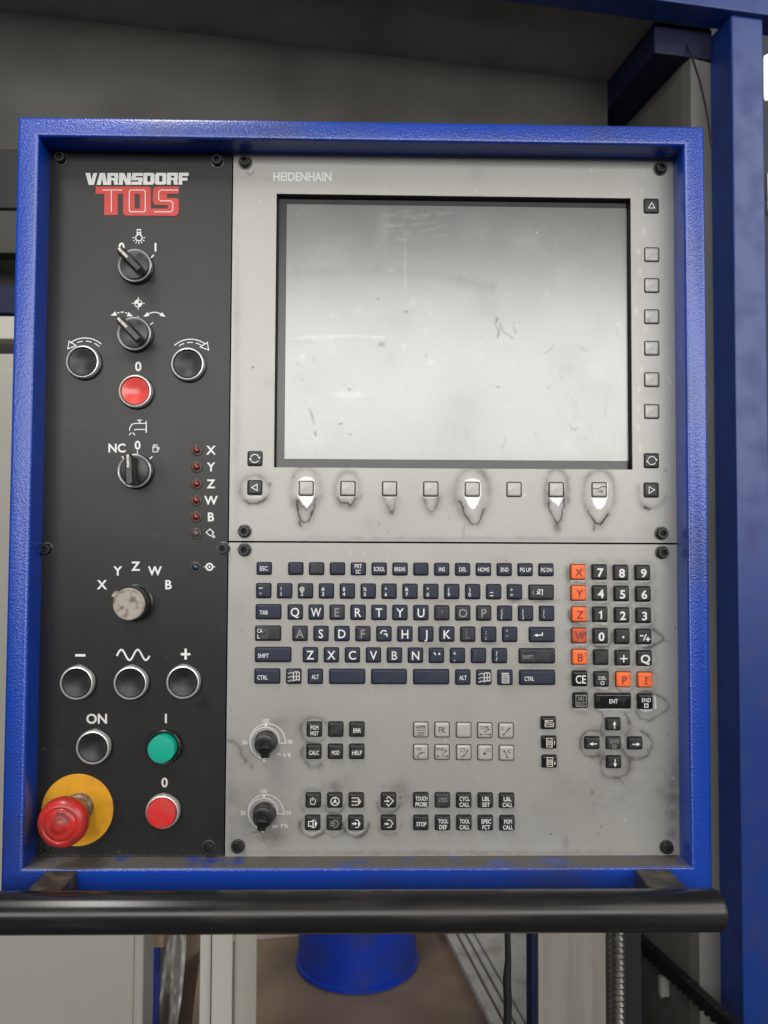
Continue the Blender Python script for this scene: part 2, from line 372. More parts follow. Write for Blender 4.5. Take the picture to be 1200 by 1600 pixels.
# ------------------------------------------------------------------ numpy noise and stain and painted shade fields (photo pixels)
def vnoise(x, y, s, seed):
    r = np.random.default_rng(seed); g = r.random((128, 128))
    x = x / s; y = y / s; xi = np.floor(x).astype(int); yi = np.floor(y).astype(int); fx = x - xi; fy = y - yi
    fx = fx * fx * (3 - 2 * fx); fy = fy * fy * (3 - 2 * fy)
    G = lambda a, b: g[a % 128, b % 128]
    return (G(xi, yi) * (1 - fx) + G(xi + 1, yi) * fx) * (1 - fy) + (G(xi, yi + 1) * (1 - fx) + G(xi + 1, yi + 1) * fx) * fy
def fbm(x, y, s, seed):
    return (vnoise(x, y, s, seed) + 0.5 * vnoise(x, y, s / 2, seed + 1) + 0.25 * vnoise(x, y, s / 4, seed + 2)) / 1.75
class Field:
    def __init__(s, X, Y):
        s.X0, s.Y0 = X, Y
        s.X = X + (fbm(X, Y, 9, 3) - 0.5) * 5; s.Y = Y + (fbm(X, Y, 9, 13) - 0.5) * 5
        s.v = np.zeros_like(X); s.mod = 0.35 + 1.3 * fbm(X, Y, 12, 23)
    def _win(s, x0, x1, y0, y1):
        return (s.X0 > x0) & (s.X0 < x1) & (s.Y0 > y0) & (s.Y0 < y1)
    def _put(s, mk, val): s.v[mk] = np.clip(s.v[mk] + val * (1 - s.v[mk]), 0, 1)
    def line(s, pts, wd, st, halo=0, hst=0, flat=False):
        p = np.array(pts, float); R = max(wd * 3, halo * 3) + 6
        mk = s._win(p[:, 0].min() - R, p[:, 0].max() + R, p[:, 1].min() - R, p[:, 1].max() + R)
        X, Y = s.X[mk], s.Y[mk]; d = np.full(X.shape, 1e9)
        for a, b in zip(p[:-1], p[1:]):
            ab = b - a; t = np.clip(((X - a[0]) * ab[0] + (Y - a[1]) * ab[1]) / (ab @ ab + 1e-9), 0, 1)
            d = np.minimum(d, np.hypot(X - a[0] - t * ab[0], Y - a[1] - t * ab[1]))
        mod = 1 if flat else np.clip(s.mod[mk], 0, 1.4)
        s._put(mk, np.clip((st if flat else min(1, st * 1.3)) * np.exp(-(d / (wd if flat else wd * .85)) ** 2) * mod, 0, 1))
        if halo: s._put(mk, np.clip(hst * np.exp(-(d / halo) ** 2) * mod, 0, 1))
        return s
    def ring(s, cx, cy, rx, ry, a0=0, a1=360, wd=1.5, st=0.4, halo=5, hst=0.15):
        n = 28; return s.line([(cx + rx * math.cos(math.radians(a0 + (a1 - a0) * i / n)), cy + ry * math.sin(math.radians(a0 + (a1 - a0) * i / n))) for i in range(n + 1)], wd, st, halo, hst)
    def blob(s, cx, cy, rx, ry, st):
        mk = s._win(cx - 3 * rx, cx + 3 * rx, cy - 3 * ry, cy + 3 * ry)
        s._put(mk, np.clip(st * np.exp(-((s.X[mk] - cx) / rx) ** 2 - ((s.Y[mk] - cy) / ry) ** 2) * s.mod[mk], 0, 1)); return s
    def poly(s, pts, st=1.0, soft=0.8):
        p = np.array(pts, float); mk = s._win(p[:, 0].min() - 5, p[:, 0].max() + 5, p[:, 1].min() - 5, p[:, 1].max() + 5)
        X = s.X0[mk] * 0.75 + s.X[mk] * 0.25; Y = s.Y0[mk] * 0.75 + s.Y[mk] * 0.25; ins = np.zeros(X.shape, bool); d = np.full(X.shape, 1e9)
        for a, b in zip(p, np.roll(p, -1, 0)):
            c = ((a[1] > Y) != (b[1] > Y)) & (X < (b[0] - a[0]) * (Y - a[1]) / (b[1] - a[1] + 1e-9) + a[0]); ins ^= c
            ab = b - a; t = np.clip(((X - a[0]) * ab[0] + (Y - a[1]) * ab[1]) / (ab @ ab + 1e-9), 0, 1)
            d = np.minimum(d, np.hypot(X - a[0] - t * ab[0], Y - a[1] - t * ab[1]))
        s._put(mk, st * np.clip(np.where(ins, 0.5 + d / soft / 2, 0.5 - d / soft / 2), 0, 1)); return s
    def specks(s, n, r0, r1, st, seed):
        g = np.random.default_rng(seed); x0, x1, y0, y1 = s.X0.min(), s.X0.max(), s.Y0.min(), s.Y0.max()
        for _ in range(n):
            r = g.uniform(r0, r1); s.blob(g.uniform(x0, x1), g.uniform(y0, y1), r, r * g.uniform(.7, 1.6), st * g.uniform(.4, 1))
        return s

def grid_plate(name, x0, x1, z0, z1, thick, step, material, stain, hole=None, zband=None):
    """faceplate as a fine sheet (for its wear and painted light) with real edges; front at y = 0"""
    def axis(a, b, cuts):
        ks = [a] + sorted(cuts) + [b]; out = [a]
        for p, q in zip(ks[:-1], ks[1:]):
            st_ = step if not (zband and a == z0 and p >= zband) else step * 1.9
            n = max(1, round((q - p) / st_)); out += [p + (q - p) * (i + 1) / n for i in range(n)]
        return np.array(out)
    xs = axis(x0, x1, [hole[0], hole[1]] if hole else []); zs = axis(z0, z1, [hole[2], hole[3]] if hole else [])
    GX, GZ = np.meshgrid(xs, zs); nx, nz = len(xs), len(zs)
    V = np.stack([GX.ravel(), np.zeros(GX.size), GZ.ravel()], 1)
    idx = np.arange(nx * nz).reshape(nz, nx)
    q = np.stack([idx[:-1, :-1], idx[:-1, 1:], idx[1:, 1:], idx[1:, :-1]], -1).reshape(-1, 4)
    if hole:
        cx = GX.ravel()[q].mean(1); cz = GZ.ravel()[q].mean(1)
        q = q[~((cx > hole[0]) & (cx < hole[1]) & (cz > hole[2]) & (cz < hole[3]))]
    px, py = PROJ(V); D = Field(px, py); B = Field(px, py); stain(D, B)
    Fc = [tuple(f) for f in q]
    VV = [tuple(v) for v in V]; nb = len(VV)
    def rim(a, b, c, d, flip):
        n = len(VV); e = 0.0006
        ring = [(a, c), (b, c), (b, d), (a, d)]
        for (x, z) in ring: VV.append((x, 0.0, z))
        for (x, z) in ring: VV.append((x, thick, z))
        for k in range(4):
            f = (n + k, n + 4 + k, n + 4 + (k + 1) % 4, n + (k + 1) % 4); Fc.append(tuple(reversed(f)) if flip else f)
    rim(x0, x1, z0, z1, False)
    if hole: rim(hole[0], hole[1], hole[2], hole[3], True)
    me = bpy.data.meshes.new(name)
    c = np.array([x0, 0, z0])
    me.from_pydata([(v[0] - c[0], v[1], v[2] - c[2]) for v in VV], [], Fc)
    for nm, f in (('dirt_shade', D), ('bare_glint', B)):
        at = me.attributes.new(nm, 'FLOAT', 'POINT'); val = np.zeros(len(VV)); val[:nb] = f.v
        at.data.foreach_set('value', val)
    me.materials.append(MATS[material]); me.update()
    return me, c

# ================================================================== blue pendant housing
H_ = 0.6257; WB = 0.1647
XL, XR = -WB, 0.4
ZB, ZT = Z0, Z0 + H_
LIP = 0.029
tl = P(27, 181, LIP); tr = P(1102, 196, LIP); br = P(1114, 1380, LIP)
OX0, OX1 = float(tl[0]), float((tr[0] + br[0]) / 2); OZ1 = float((tl[2] + tr[2]) / 2)
OZ0 = ZB - 0.030
DEP = 0.10
house = thing('pendant_housing', ((OX0 + OX1) / 2, 0, OZ0), 'blue painted steel pendant housing with raised rim and black tubular handlebar below', 'housing')
g0, g1 = -0.0023, 0.0012
def frame_mesh():
    """raised rim lofted from the outer back edge, over a rounded front, into the recess"""
    cx, cz = (OX0 + OX1) / 2, (OZ0 + OZ1) / 2
    prof = [(OX0, OX1, OZ0, OZ1, DEP), (OX0, OX1, OZ0, OZ1, -LIP + 0.004)]
    b = 0.0035
    for a in (20, 45, 70, 90):
        e = b * (1 - math.cos(math.radians(a))); f = b * (1 - math.sin(math.radians(a)))
        prof.append((OX0 + e, OX1 - e, OZ0 + e, OZ1 - e, -LIP + f))
    ix0, ix1, iz0, iz1 = XL - g0, XR + g0, ZB - g0, ZT + g0
    b = 0.0028
    for a in (90, 65, 40, 15, 0):
        e = b * (1 - math.cos(math.radians(a))); f = b * (1 - math.sin(math.radians(a)))
        prof.append((ix0 - b + (b - e) * 0 + (b - e), ix1 + b - (b - e), iz0 - b + (b - e), iz1 + b - (b - e), -LIP + f) if False else
                    (ix0 - e, ix1 + e, iz0 - e, iz1 + e, -LIP + f))
    bx0, bx1, bz0, bz1 = XL - g1, XR + g1, ZB - g1, ZT + g1
    prof += [(bx0, bx1, bz0, bz1, 0.024)]
    V = []; Fc = []
    for (a, b_, c, d, y) in prof: V += [(a, y, c), (b_, y, c), (b_, y, d), (a, y, d)]
    for i in range(len(prof) - 1):
        for k in range(4):
            p, q = 4 * i + k, 4 * i + (k + 1) % 4; Fc.append((p, q, q + 4, p + 4))
    n = 4 * (len(prof) - 1); Fc.append((n, n + 1, n + 2, n + 3)); Fc.append((3, 2, 1, 0))
    c = np.array([(OX0 + OX1) / 2, 0, OZ0])
    me = mesh('rim_frame', [np.array(v) - c for v in V], Fc, ['blue_paint', 'gap_black'], [0] * (len(Fc) - 2) + [1, 0])
    return me, c
me, c = frame_mesh(); smooth_angle(me, 50)
obj('rim_frame', me, house, c)
# handlebar: a black tube carried by two flat brackets
HB = 0.078
p1 = P(1124, 1423, HB); RB = 31.0 * KS(600, 1424, HB)
bx1 = float(p1[0]); bz = float(P(600, 1424, HB)[2]); bx0 = OX0 - (bx1 - OX1) - 0.03
mb = MB(); n = 28
for x, r in ((bx0, RB - 0.0012), (bx0 + 0.0012, RB), (bx1 - 0.0025, RB), (bx1 - 0.0007, RB - 0.0007), (bx1, RB - 0.0025)):
    mb.V += [(x, RB * 0 + r * math.cos(2 * math.pi * k / n), r * math.sin(2 * math.pi * k / n)) for k in range(n)]
for i in range(4):
    for k in range(n):
        a, b = i * n + k, i * n + (k + 1) % n; mb.F.append((a, b, b + n, a + n)); mb.I.append(0)
mb.F.append(tuple(range(n - 1, -1, -1))); mb.I.append(0); mb.F.append(tuple(4 * n + k for k in range(n))); mb.I.append(0)
bar = obj('handlebar', mb.mesh('handlebar', 'black_metal', 35), house, (0, -HB, bz)); bar['label'] = 'scuffed black tubular handlebar'
me2 = MB().tube([(0, 0, 0), (0.0016, 0, 0)], RB - 0.0035, 24).mesh('end_cap', 'black_rubber')
obj('end_cap', me2, bar, (bx1 - 0.0002, -HB, bz))
for (pa, pb) in ((72, 121), (992, 1046)):
    xa, xb = float(P(pa, 1358, LIP)[0]), float(P(pb, 1358, LIP)[0])
    zt = float(P(600, 1359, LIP)[2])
    o = obj('bracket', MB().box(0, xb - xa, -HB + 0.002, -LIP + 0.0005, -0.014, 0).mesh('bracket', 'bracket_black'), house, (xa, 0, zt)); bevel(o, 0.001)
# arm that carries the pendant, behind it
obj('support_arm', MB().box(-0.05, 0.05, DEP - 0.001, 1.25, -0.05, 0.05).mesh('support_arm', 'post_blue'), house, (0.10, 0, Z0 + 0.42))

# ================================================================== shared small parts
def screw_mesh():
    return MB().lathe([(0.0062, 0), (0.0062, 0.0007), (0.0049, 0.0008), (0.0049, 0.0048), (0.0044, 0.0054), (0.0026, 0.0054), (0.0024, 0.0026)],
                      18, [0, 0, 1, 1, 1, 2, 2]).mesh('screw', ['steel_dark', 'switch_black', 'gap_black'], 40)
SCREW = screw_mesh()
def screws(pts, parent):
    for (x, y) in pts: obj('screw', SCREW, parent, P(x, y, 0.003) * (1, 0, 1))

# ================================================================== black button panel
def st_black(D, B):
    D.blob(200, 1230, 190, 130, .55).blob(315, 1100, 22, 20, .9).blob(245, 1320, 50, 14, .6).blob(300, 1280, 22, 40, .5).blob(285, 1190, 25, 60, .35)  # first, broad blob is the lower plate's shade put into its colour
    D.blob(215, 440, 26, 24, .45).blob(215, 545, 26, 24, .35).blob(225, 745, 34, 24, .3).blob(80, 1300, 40, 40, .4)  # first three patches are the rotary switches' shadows painted on
    B.blob(262, 690, 12, 40, .30).blob(245, 835, 6, 5, .5).blob(170, 545, 26, 10, .35).blob(100, 660, 60, 10, .2).blob(190, 800, 90, 30, .12)
    B.specks(46, 0.7, 1.6, .9, 31).specks(24, 4, 12, .25, 32)
    for (x, y) in ((174, 579), (74, 966), (262, 1026), (185, 1331), (69, 1170), (132, 905)): B.blob(x, y, 1.6, 1.6, 1.3)
    B.line([(60, 1337), (150, 1336), (250, 1337), (348, 1335)], 1.2, .5)
    D.blob(55, 1200, 14, 140, .5).blob(200, 1336, 150, 10, .5)
me, c = grid_plate('faceplate', XL, -0.0012, ZB + 0.0006, ZT, 0.003, 0.0011, 'plate_black', st_black)
bp = thing('button_panel', c, 'matt black operator plate with round push buttons, rotary switches and emergency stop', 'control panel')
obj('faceplate', me, bp, c)
screws([(94, 246), (339, 250), (71, 858), (348, 857), (72, 1325), (325, 1325)], bp)
HP = 0.00025
# maker's lettering
p = Print()
_R = lambda *a: [(a[0], a[1]), (a[2], a[1]), (a[2], a[3]), (a[0], a[3])]
SL = {'V': [[(0, 0), (.40, 0), (.53, .58), (.66, 0), (1, 0), (.74, 1), (.30, 1)]], 'A': [[(.27, 0), (.74, 0), (1, 1), (.62, 1), (.5, .40), (.38, 1), (0, 1)]],
      'R': [_R(0, 0, .36, 1), _R(.36, 0, .96, .25), _R(.64, .25, 1, .42), _R(.36, .42, .96, .62), [(.56, .62), (.92, .62), (1, 1), (.64, 1)]],
      'N': [[(0, 0), (.42, 0), (.67, .52), (.67, 0), (1, 0), (1, 1), (.60, 1), (.34, .48), (.34, 1), (0, 1)]],
      'S': [_R(.06, 0, 1, .26), _R(0, .26, .38, .38), _R(0, .38, 1, .62), _R(.62, .62, 1, .74), _R(0, .74, .94, 1)],
      'D': [_R(0, 0, .36, 1), [(.36, 0), (.86, 0), (1, .16), (1, .25), (.36, .25)], _R(.64, .25, 1, .75), [(.36, .75), (1, .75), (1, .84), (.86, 1), (.36, 1)]],
      'O': [[(.12, 0), (.88, 0), (1, .14), (1, .25), (0, .25), (0, .14)], _R(0, .25, .36, .75), _R(.64, .25, 1, .75), [(0, .75), (1, .75), (1, .86), (.88, 1), (.12, 1), (0, .86)]],
      'F': [_R(0, 0, .37, 1), _R(.37, 0, 1, .28), _R(.37, .42, .90, .66)]}
x = 133
for ch, wd in zip('VARNSDORF', (18.4, 17.0, 17.6, 18.6, 17.6, 17.6, 17.6, 17.6, 15.2)):
    for pl in SL[ch]: p.fill([(x + a * wd + .6 * (1 - b), 270.3 + b * 18.6) for a, b in pl])
    x += wd + (.9 if ch not in 'VA' else -.6)
p.build('maker_lettering', 'print_white', bp, HP)
p = Print()
for r in ((149.5, 291.5, 192.4, 303), (163, 303, 184, 336), (192.5, 303.5, 210.5, 326), (218.5, 303.5, 236, 326),
          (239, 303, 261, 309.5), (243, 309.5, 276, 320.5), (262.5, 320.5, 279.5, 326)): p.rect(*r)
p.fill([(192.5, 303.5), (192.5, 291.5), (231, 291.5), (234.5, 293), (236, 296), (236, 303.5)]).fill([(192.5, 326), (236, 326), (236, 327), (236, 337), (197, 337), (194, 335.5), (192.5, 332)])
p.fill([(239, 303), (239, 297), (241, 293), (245, 291.5), (279.5, 291.5), (279.5, 303)]).fill([(239, 309.5), (243, 309.5), (243, 320.5), (241, 319), (239, 315)])
p.fill([(276, 309.5), (278.5, 311), (279.5, 314), (279.5, 320.5), (276, 320.5)]).fill([(236.05, 326.5), (239, 326), (279.5, 326), (279.5, 332), (277.5, 336), (273.5, 337.5), (236.05, 337)])
p.build('maker_logo', 'print_red', bp, HP)
p = Print().line([(160, 297), (191, 297)], 1.5).line([(174, 298), (174, 331)], 1.5)
p.line([(204, 297), (225, 297), (227, 299), (227, 329), (225, 331), (204, 331), (202, 329), (202, 299)], 1.5, True)
p.line([(279, 297), (251, 297), (248, 300), (248, 311), (251, 314), (267, 314), (270, 317), (270, 328), (267, 331), (241, 331)], 1.5)
p.build('logo_line', 'logo_line', bp, HP + 0.0004)
def printed(pr, name='printed_symbol', m_='print_white'): return pr.build(name, m_, bp, HP)
# lamp symbol, 0 and I
p = Print().ring(217, 371.5, 5, 1.6).rect(213.5, 358, 220.5, 360).rect(213.5, 361.5, 215.5, 366.5).rect(218.5, 361.5, 220.5, 366.5).rect(213.5, 363, 220.5, 364.6)
for a in range(0, 181, 30): p.line([(217 + 7 * math.cos(math.radians(a)), 371.5 + 7 * math.sin(math.radians(a))), (217 + 10 * math.cos(math.radians(a)), 371.5 + 10 * math.sin(math.radians(a)))], 1.3)
printed(p)
printed(Print().text('0', 190, 386, 13, bold=0.026), 'printed_zero')
printed(Print().rect(241.6, 379.5, 244.4, 393).line([(234, 405), (240.5, 398)], 1.8), 'printed_mark')
# turning arrows above the second switch
p = Print().ring(216, 474, 5.6, 1.2).line([(216, 464), (216, 484)], 1.1).line([(206, 474), (226, 474)], 1.1)
p.fill([(216, 474), (216, 468.5), (212, 470), (210.5, 474)]).fill([(216, 474), (216, 479.5), (220, 478), (221.5, 474)]); printed(p)
p = Print().line([(183, 489.5), (186.5, 488.2)], 1.5).line([(188.5, 487.8), (193.5, 487.8)], 1.7).line([(195.5, 488.2), (199, 489.5)], 1.5).head(173, 493, -1, .35, 9, 7).head(208, 494, 1, .35, 9, 7)
p.arc(241.5, 505, 17, 226, 314, 1.7).head(224, 495, -1, .55, 9, 7).head(259, 495, 1, .55, 9, 7).line([(233.5, 508.5), (239.5, 504)], 1.6).line([(215.6, 494), (215.6, 499)], 1.6); printed(p)
def turn_arrow(cx, cy, s):
    q = Print(); R = 38
    for rr, a0, a1 in ((R, -128, -48), ): q.arc(cx, cy + 32, R, a0 if s < 0 else -132, a1 if s < 0 else -52, 1.5)
    for k in range(3): q.arc(cx, cy + 32, R - 5, -118 + k * 24 + (6 if s < 0 else -6), -118 + k * 24 + (22 if s < 0 else 10), 1.4, 6)
    tip = (cx - 27, cy + 11) if s < 0 else (cx + 28, cy + 11)
    q.line([tip, (tip[0] - s * 2, tip[1] - 12), (tip[0] - s * 13, tip[1] - 5)], 1.5, True); return q
printed(turn_arrow(133, 534, -1), 'printed_arrow'); printed(turn_arrow(298, 536, 1), 'printed_arrow')
printed(Print().text('0', 216, 572.5, 14, bold=0.026), 'printed_zero')
# tap symbol
p = Print().line([(202.5, 673), (203, 668), (206, 663), (211, 661.5), (228, 661.5)], 1.5).line([(210, 673), (211, 671), (228, 671)], 1.5).line([(228.5, 658), (228.5, 676)], 2).line([(218, 661), (218, 657)], 2).line([(214.5, 656.5), (222, 656.5)], 1.4)
p.line([(205, 676), (202, 680)], 1.6).line([(207.5, 676), (211, 680)], 1.6); printed(p)
printed(Print().text('NC', 182.8, 700, 13, bold=0.026), 'printed_letters'); printed(Print().text('0', 215, 695.5, 13, bold=0.026), 'printed_zero')
p = Print().line([(239, 697), (239, 706), (246, 706), (249, 700), (247, 699), (245.5, 703), (245.5, 696)], 1.2)
for k in range(4): p.line([(239.8 + k * 1.9, 694), (239.8 + k * 1.9, 700)], 1.0)
printed(p); printed(Print().line([(214.8, 704), (214.8, 710)], 1.6).line([(234, 717), (238, 713.5)], 1.8).line([(190.5, 713), (194, 717)], 1.8), 'printed_mark')
LEDY = [703.3, 729.6, 756, 781.7, 807.6, 833.6]
for t, y in zip('XYZWB', LEDY): printed(Print().text(t, 329.7, y, 13, bold=0.026), 'printed_letter')
printed(Print().line([(322, 832), (328, 826.5), (334, 832), (331.5, 834), (335.5, 838.5), (334.5, 840), (329, 836.5), (327.5, 836.5)], 1.5, True))
printed(Print().ring(327.3, 885.7, 5, 2.6).line([(318.5, 885.7), (322.5, 885.7)], 1.4).line([(332, 885.7), (336, 885.7)], 1.4).disc(327.3, 885.7, 1.6))
for t, x, y in (('X', 159.3, 913.5), ('Y', 184, 892), ('Z', 212, 884.7), ('W', 242, 891.9), ('B', 263.3, 913.5)): printed(Print().text(t, x, y, 13.5, bold=0.026), 'printed_letter')
printed(Print().rect(117.5, 1022, 133.5, 1025.8)); printed(Print().rect(282.5, 1020.3, 297.5, 1024).rect(288.2, 1013.5, 292, 1020.25).rect(288.2, 1024.05, 292, 1030.5))
p = Print(); p.line([(182.5 + 51 * t, 1023.3 - 8.2 * math.sin(2 * math.pi * (2 * t - 0.03))) for t in np.linspace(0, 1, 40)], 2.8); printed(p)
printed(Print().text('ON', 151, 1123, 14.5, bold=0.026), 'printed_letters', 'print_pale'); printed(Print().rect(257.6, 1115.5, 260.8, 1130), 'printed_mark', 'print_pale')
printed(Print().text('0', 257.2, 1222.6, 14, bold=0.026), 'printed_zero', 'print_pale')
# push buttons
R26 = 0.0150
BEZ = MB().lathe([(0.0156, 0), (0.0156, 0.0022), (0.0150, 0.0026), (0.0149, 0.0042), (0.0140, 0.0062), (0.0131, 0.0064), (0.0126, 0.0050), (0.0126, 0.0012)], 44,
                 [0, 0, 1, 1, 1, 1, 0, 0]).mesh('push_button', ['switch_black', 'chrome'], 32)
CAPB = MB().lathe([(0.0122, 0.001), (0.0122, 0.0050), (0.0116, 0.0056), (0.0095, 0.0052), (0.0060, 0.0040), (0.0025, 0.0035), (0.0008, 0.0034)], 40)
CAP_BLACK = CAPB.mesh('button_cap', 'switch_matt', 50); CAP_RED = CAPB.mesh('button_cap', 'red_clear', 50)
RAISED = MB().lathe([(0.0118, 0.001), (0.0118, 0.0120), (0.0113, 0.0128), (0.0100, 0.0130)], 40)
CAP_GREEN = RAISED.mesh('button_cap', 'green_cap', 40)
R2 = MB().lathe([(0.0126, 0.001), (0.0126, 0.0092), (0.0121, 0.0100), (0.0105, 0.0102)], 40).mesh('button_cap', 'red_cap', 40)
DARKBEZ = MB().lathe([(0.0156, 0), (0.0156, 0.004), (0.0150, 0.006), (0.0142, 0.0066), (0.0133, 0.0062), (0.0128, 0.004), (0.0128, 0.001)], 44, [0, 0, 0, 1, 1, 0, 0]).mesh('push_button', ['switch_black', 'steel_dark'], 32)
for (x, y, cap, bez, hc, lab) in ((129.2, 565.3, CAP_BLACK, BEZ, .005, 'black button under the left turning arrow'), (293.2, 568.8, CAP_BLACK, BEZ, .005, 'black button under the right turning arrow'),
                       (211.3, 611.2, CAP_RED, BEZ, .005, 'bright red button below the numeral 0'), (119.9, 1067.3, CAP_BLACK, BEZ, .005, 'black button under the minus sign'), (203.9, 1067.3, CAP_BLACK, BEZ, .005, 'black button under the wave line'),
                       (286, 1066, CAP_BLACK, BEZ, .005, 'black button under the plus sign'), (145.2, 1168, CAP_BLACK, BEZ, .005, 'black button below the word ON'), (256.5, 1166.5, CAP_GREEN, DARKBEZ, .003, 'raised green button below the mark I'), (253.8, 1268.5, R2, BEZ, .005, 'flat red button beside the emergency stop')):
    q = P(x, y, hc) * (1, 0, 1); o = obj('push_button', bez, bp, q); o['label'] = lab; obj('button_cap', cap, o, q)
# rotary switches with bar handles
SELB = MB().lathe([(0.0156, 0), (0.0156, 0.0030), (0.0150, 0.0034), (0.0148, 0.0056), (0.0142, 0.0062), (0.0137, 0.0060), (0.0132, 0.0056), (0.0122, 0.0075), (0.0060, 0.0085)], 44, [0, 0, 0, 1, 1, 1, 0, 0, 0]).mesh('selector_switch', ['switch_black', 'chrome'], 32)
def handle_mesh():
    mb = MB(); prof = [(0.0041, 0.0118, 0.006), (0.0040, 0.0124, 0.012), (0.0034, 0.0135, 0.021), (0.0026, 0.0130, 0.0225)]
    V = []
    for (hw, hl, o) in prof:
        pl = [(-hw, -hl * .9), (-hw * .7, -hl), (hw * .7, -hl), (hw, -hl * .9), (hw, hl * .82), (hw * .55, hl), (-hw * .55, hl), (-hw, hl * .82)]
        V += [(a, -o, b) for a, b in pl]
    Fc = [];
    for i in range(len(prof) - 1):
        for k in range(8): a, b = 8 * i + k, 8 * i + (k + 1) % 8; Fc.append((a, b, b + 8, a + 8))
    Fc.append(tuple(8 * 3 + k for k in range(8)))
    return mb.add(V, Fc).mesh('handle', 'switch_black')
HAND = handle_mesh()
PTR = MB().box(-0.0010, 0.0010, -0.0229, -0.0222, 0.0015, 0.0126).mesh('pointer_line', 'pointer_cream')
for (x, y, ang, lab) in ((210.5, 414.8, 45, 'rotary switch under the lamp symbol'), (209.5, 521.3, 45, 'rotary switch under the turning arrows'), (210, 735.9, 3, 'rotary switch under the tap symbol')):
    q = P(x, y, .0055) * (1, 0, 1); o = obj('selector_switch', SELB, bp, q); o['label'] = lab
    h = obj('handle', HAND, o, q, (0, math.radians(-ang), 0)); obj('pointer_line', PTR, o, q, (0, math.radians(-ang), 0)); bevel(h, 0.0006)
# axis knob
q = P(209.5, 942, .002) * (1, 0, 1)
o = obj('axis_knob', MB().lathe([(0.0165, 0), (0.0165, 0.0016), (0.0152, 0.0022), (0.0146, 0.0070), (0.0150, 0.0075), (0.0150, 0.0095)], 44).mesh('axis_knob', 'switch_black', 35), bp, q)
o['label'] = 'worn grey axis selector knob'
obj('knob_top', MB().lathe([(0.0140, 0.009), (0.0140, 0.0160), (0.0136, 0.0172), (0.0128, 0.0176), (0.0122, 0.0168)], 44, [0, 1, 1, 1, 1]).mesh('knob_top', ['steel_dark', 'knob_worn'], 40), o, q)
obj('pointer_nub', MB().box(-0.0024, 0.0024, -0.0145, -0.006, 0.0130, 0.0172).mesh('pointer_nub', 'knob_worn'), o, q, (0, math.radians(-58), 0))
# indicator lamps
LEDC = MB().lathe([(0.0052, 0), (0.0050, 0.0010), (0.0042, 0.0012), (0.0040, 0.0004)], 20).mesh('indicator_lamp', 'steel_dark', 40)
LEDL = [(0.0033, 0), (0.0033, 0.0008), (0.0029, 0.0020), (0.0020, 0.0028), (0.0008, 0.0031)]
lens = {k: MB().lathe(LEDL, 18).mesh('lens', k, 60) for k in ('led_red', 'led_clear', 'led_blue')}
for i, y in enumerate(LEDY):
    q = P(307 - i * .2, y, .001) * (1, 0, 1); o = obj('indicator_lamp', LEDC, bp, q); obj('lens', lens['led_red' if i < 5 else 'led_clear'], o, q)
q = P(305.5, 886.3, .001) * (1, 0, 1); o = obj('indicator_lamp', LEDC, bp, q); obj('lens', lens['led_blue'], o, q); o['label'] = 'dark blue indicator lamp'
# emergency stop
q = P(120.9, 1265.8, .001) * (1, 0, 1)
es = obj('emergency_stop', MB().lathe([(0.0310, 0), (0.0310, 0.0010), (0.0306, 0.0014), (0.012, 0.0014)], 64).mesh('emergency_stop', 'stop_yellow', 40), bp, q)
es['label'] = 'red mushroom emergency stop on a yellow disc'
q = P(124.5, 1261.0, 0.001) * (1, 0, 1)
obj('neck', MB().lathe([(0.0125, 0.001), (0.0125, 0.005), (0.0116, 0.0065), (0.0108, 0.0068), (0.0108, 0.016), (0.0092, 0.0175), (0.0088, 0.0300)], 36, [0, 0, 0, 0, 0, 1, 1]).mesh('neck', ['steel_worn', 'steel_dark'], 35), es, q)
HC = 0.0070
obj('mushroom_cap', MB().lathe([(r_ * 1.05, o_ + HC) for r_, o_ in ((0.0086, 0.0220), (0.0168, 0.0225), (0.0187, 0.0245), (0.0194, 0.0285), (0.0191, 0.0320), (0.0180, 0.0348), (0.0164, 0.0364), (0.0148, 0.0371), (0.0139, 0.0373), (0.0133, 0.0366),
     (0.0127, 0.0366), (0.0121, 0.0376), (0.0095, 0.0384), (0.0078, 0.0382), (0.0062, 0.0388), (0.0045, 0.0402), (0.0020, 0.0406))], 56).mesh('mushroom_cap', 'stop_red', 55), es, q)
# raised turning arrows on the cap
for a0 in (195, 255):
    mb = MB(); mb.tube([(0.0108 * math.cos(math.radians(-a)), -0.0383 - HC + .0003, 0.0108 * math.sin(math.radians(-a)) ) for a in range(a0, a0 + 45, 5)], 0.0006, 8)
    obj('turn_mark', mb.mesh('turn_mark', 'stop_red', 60), es, q)

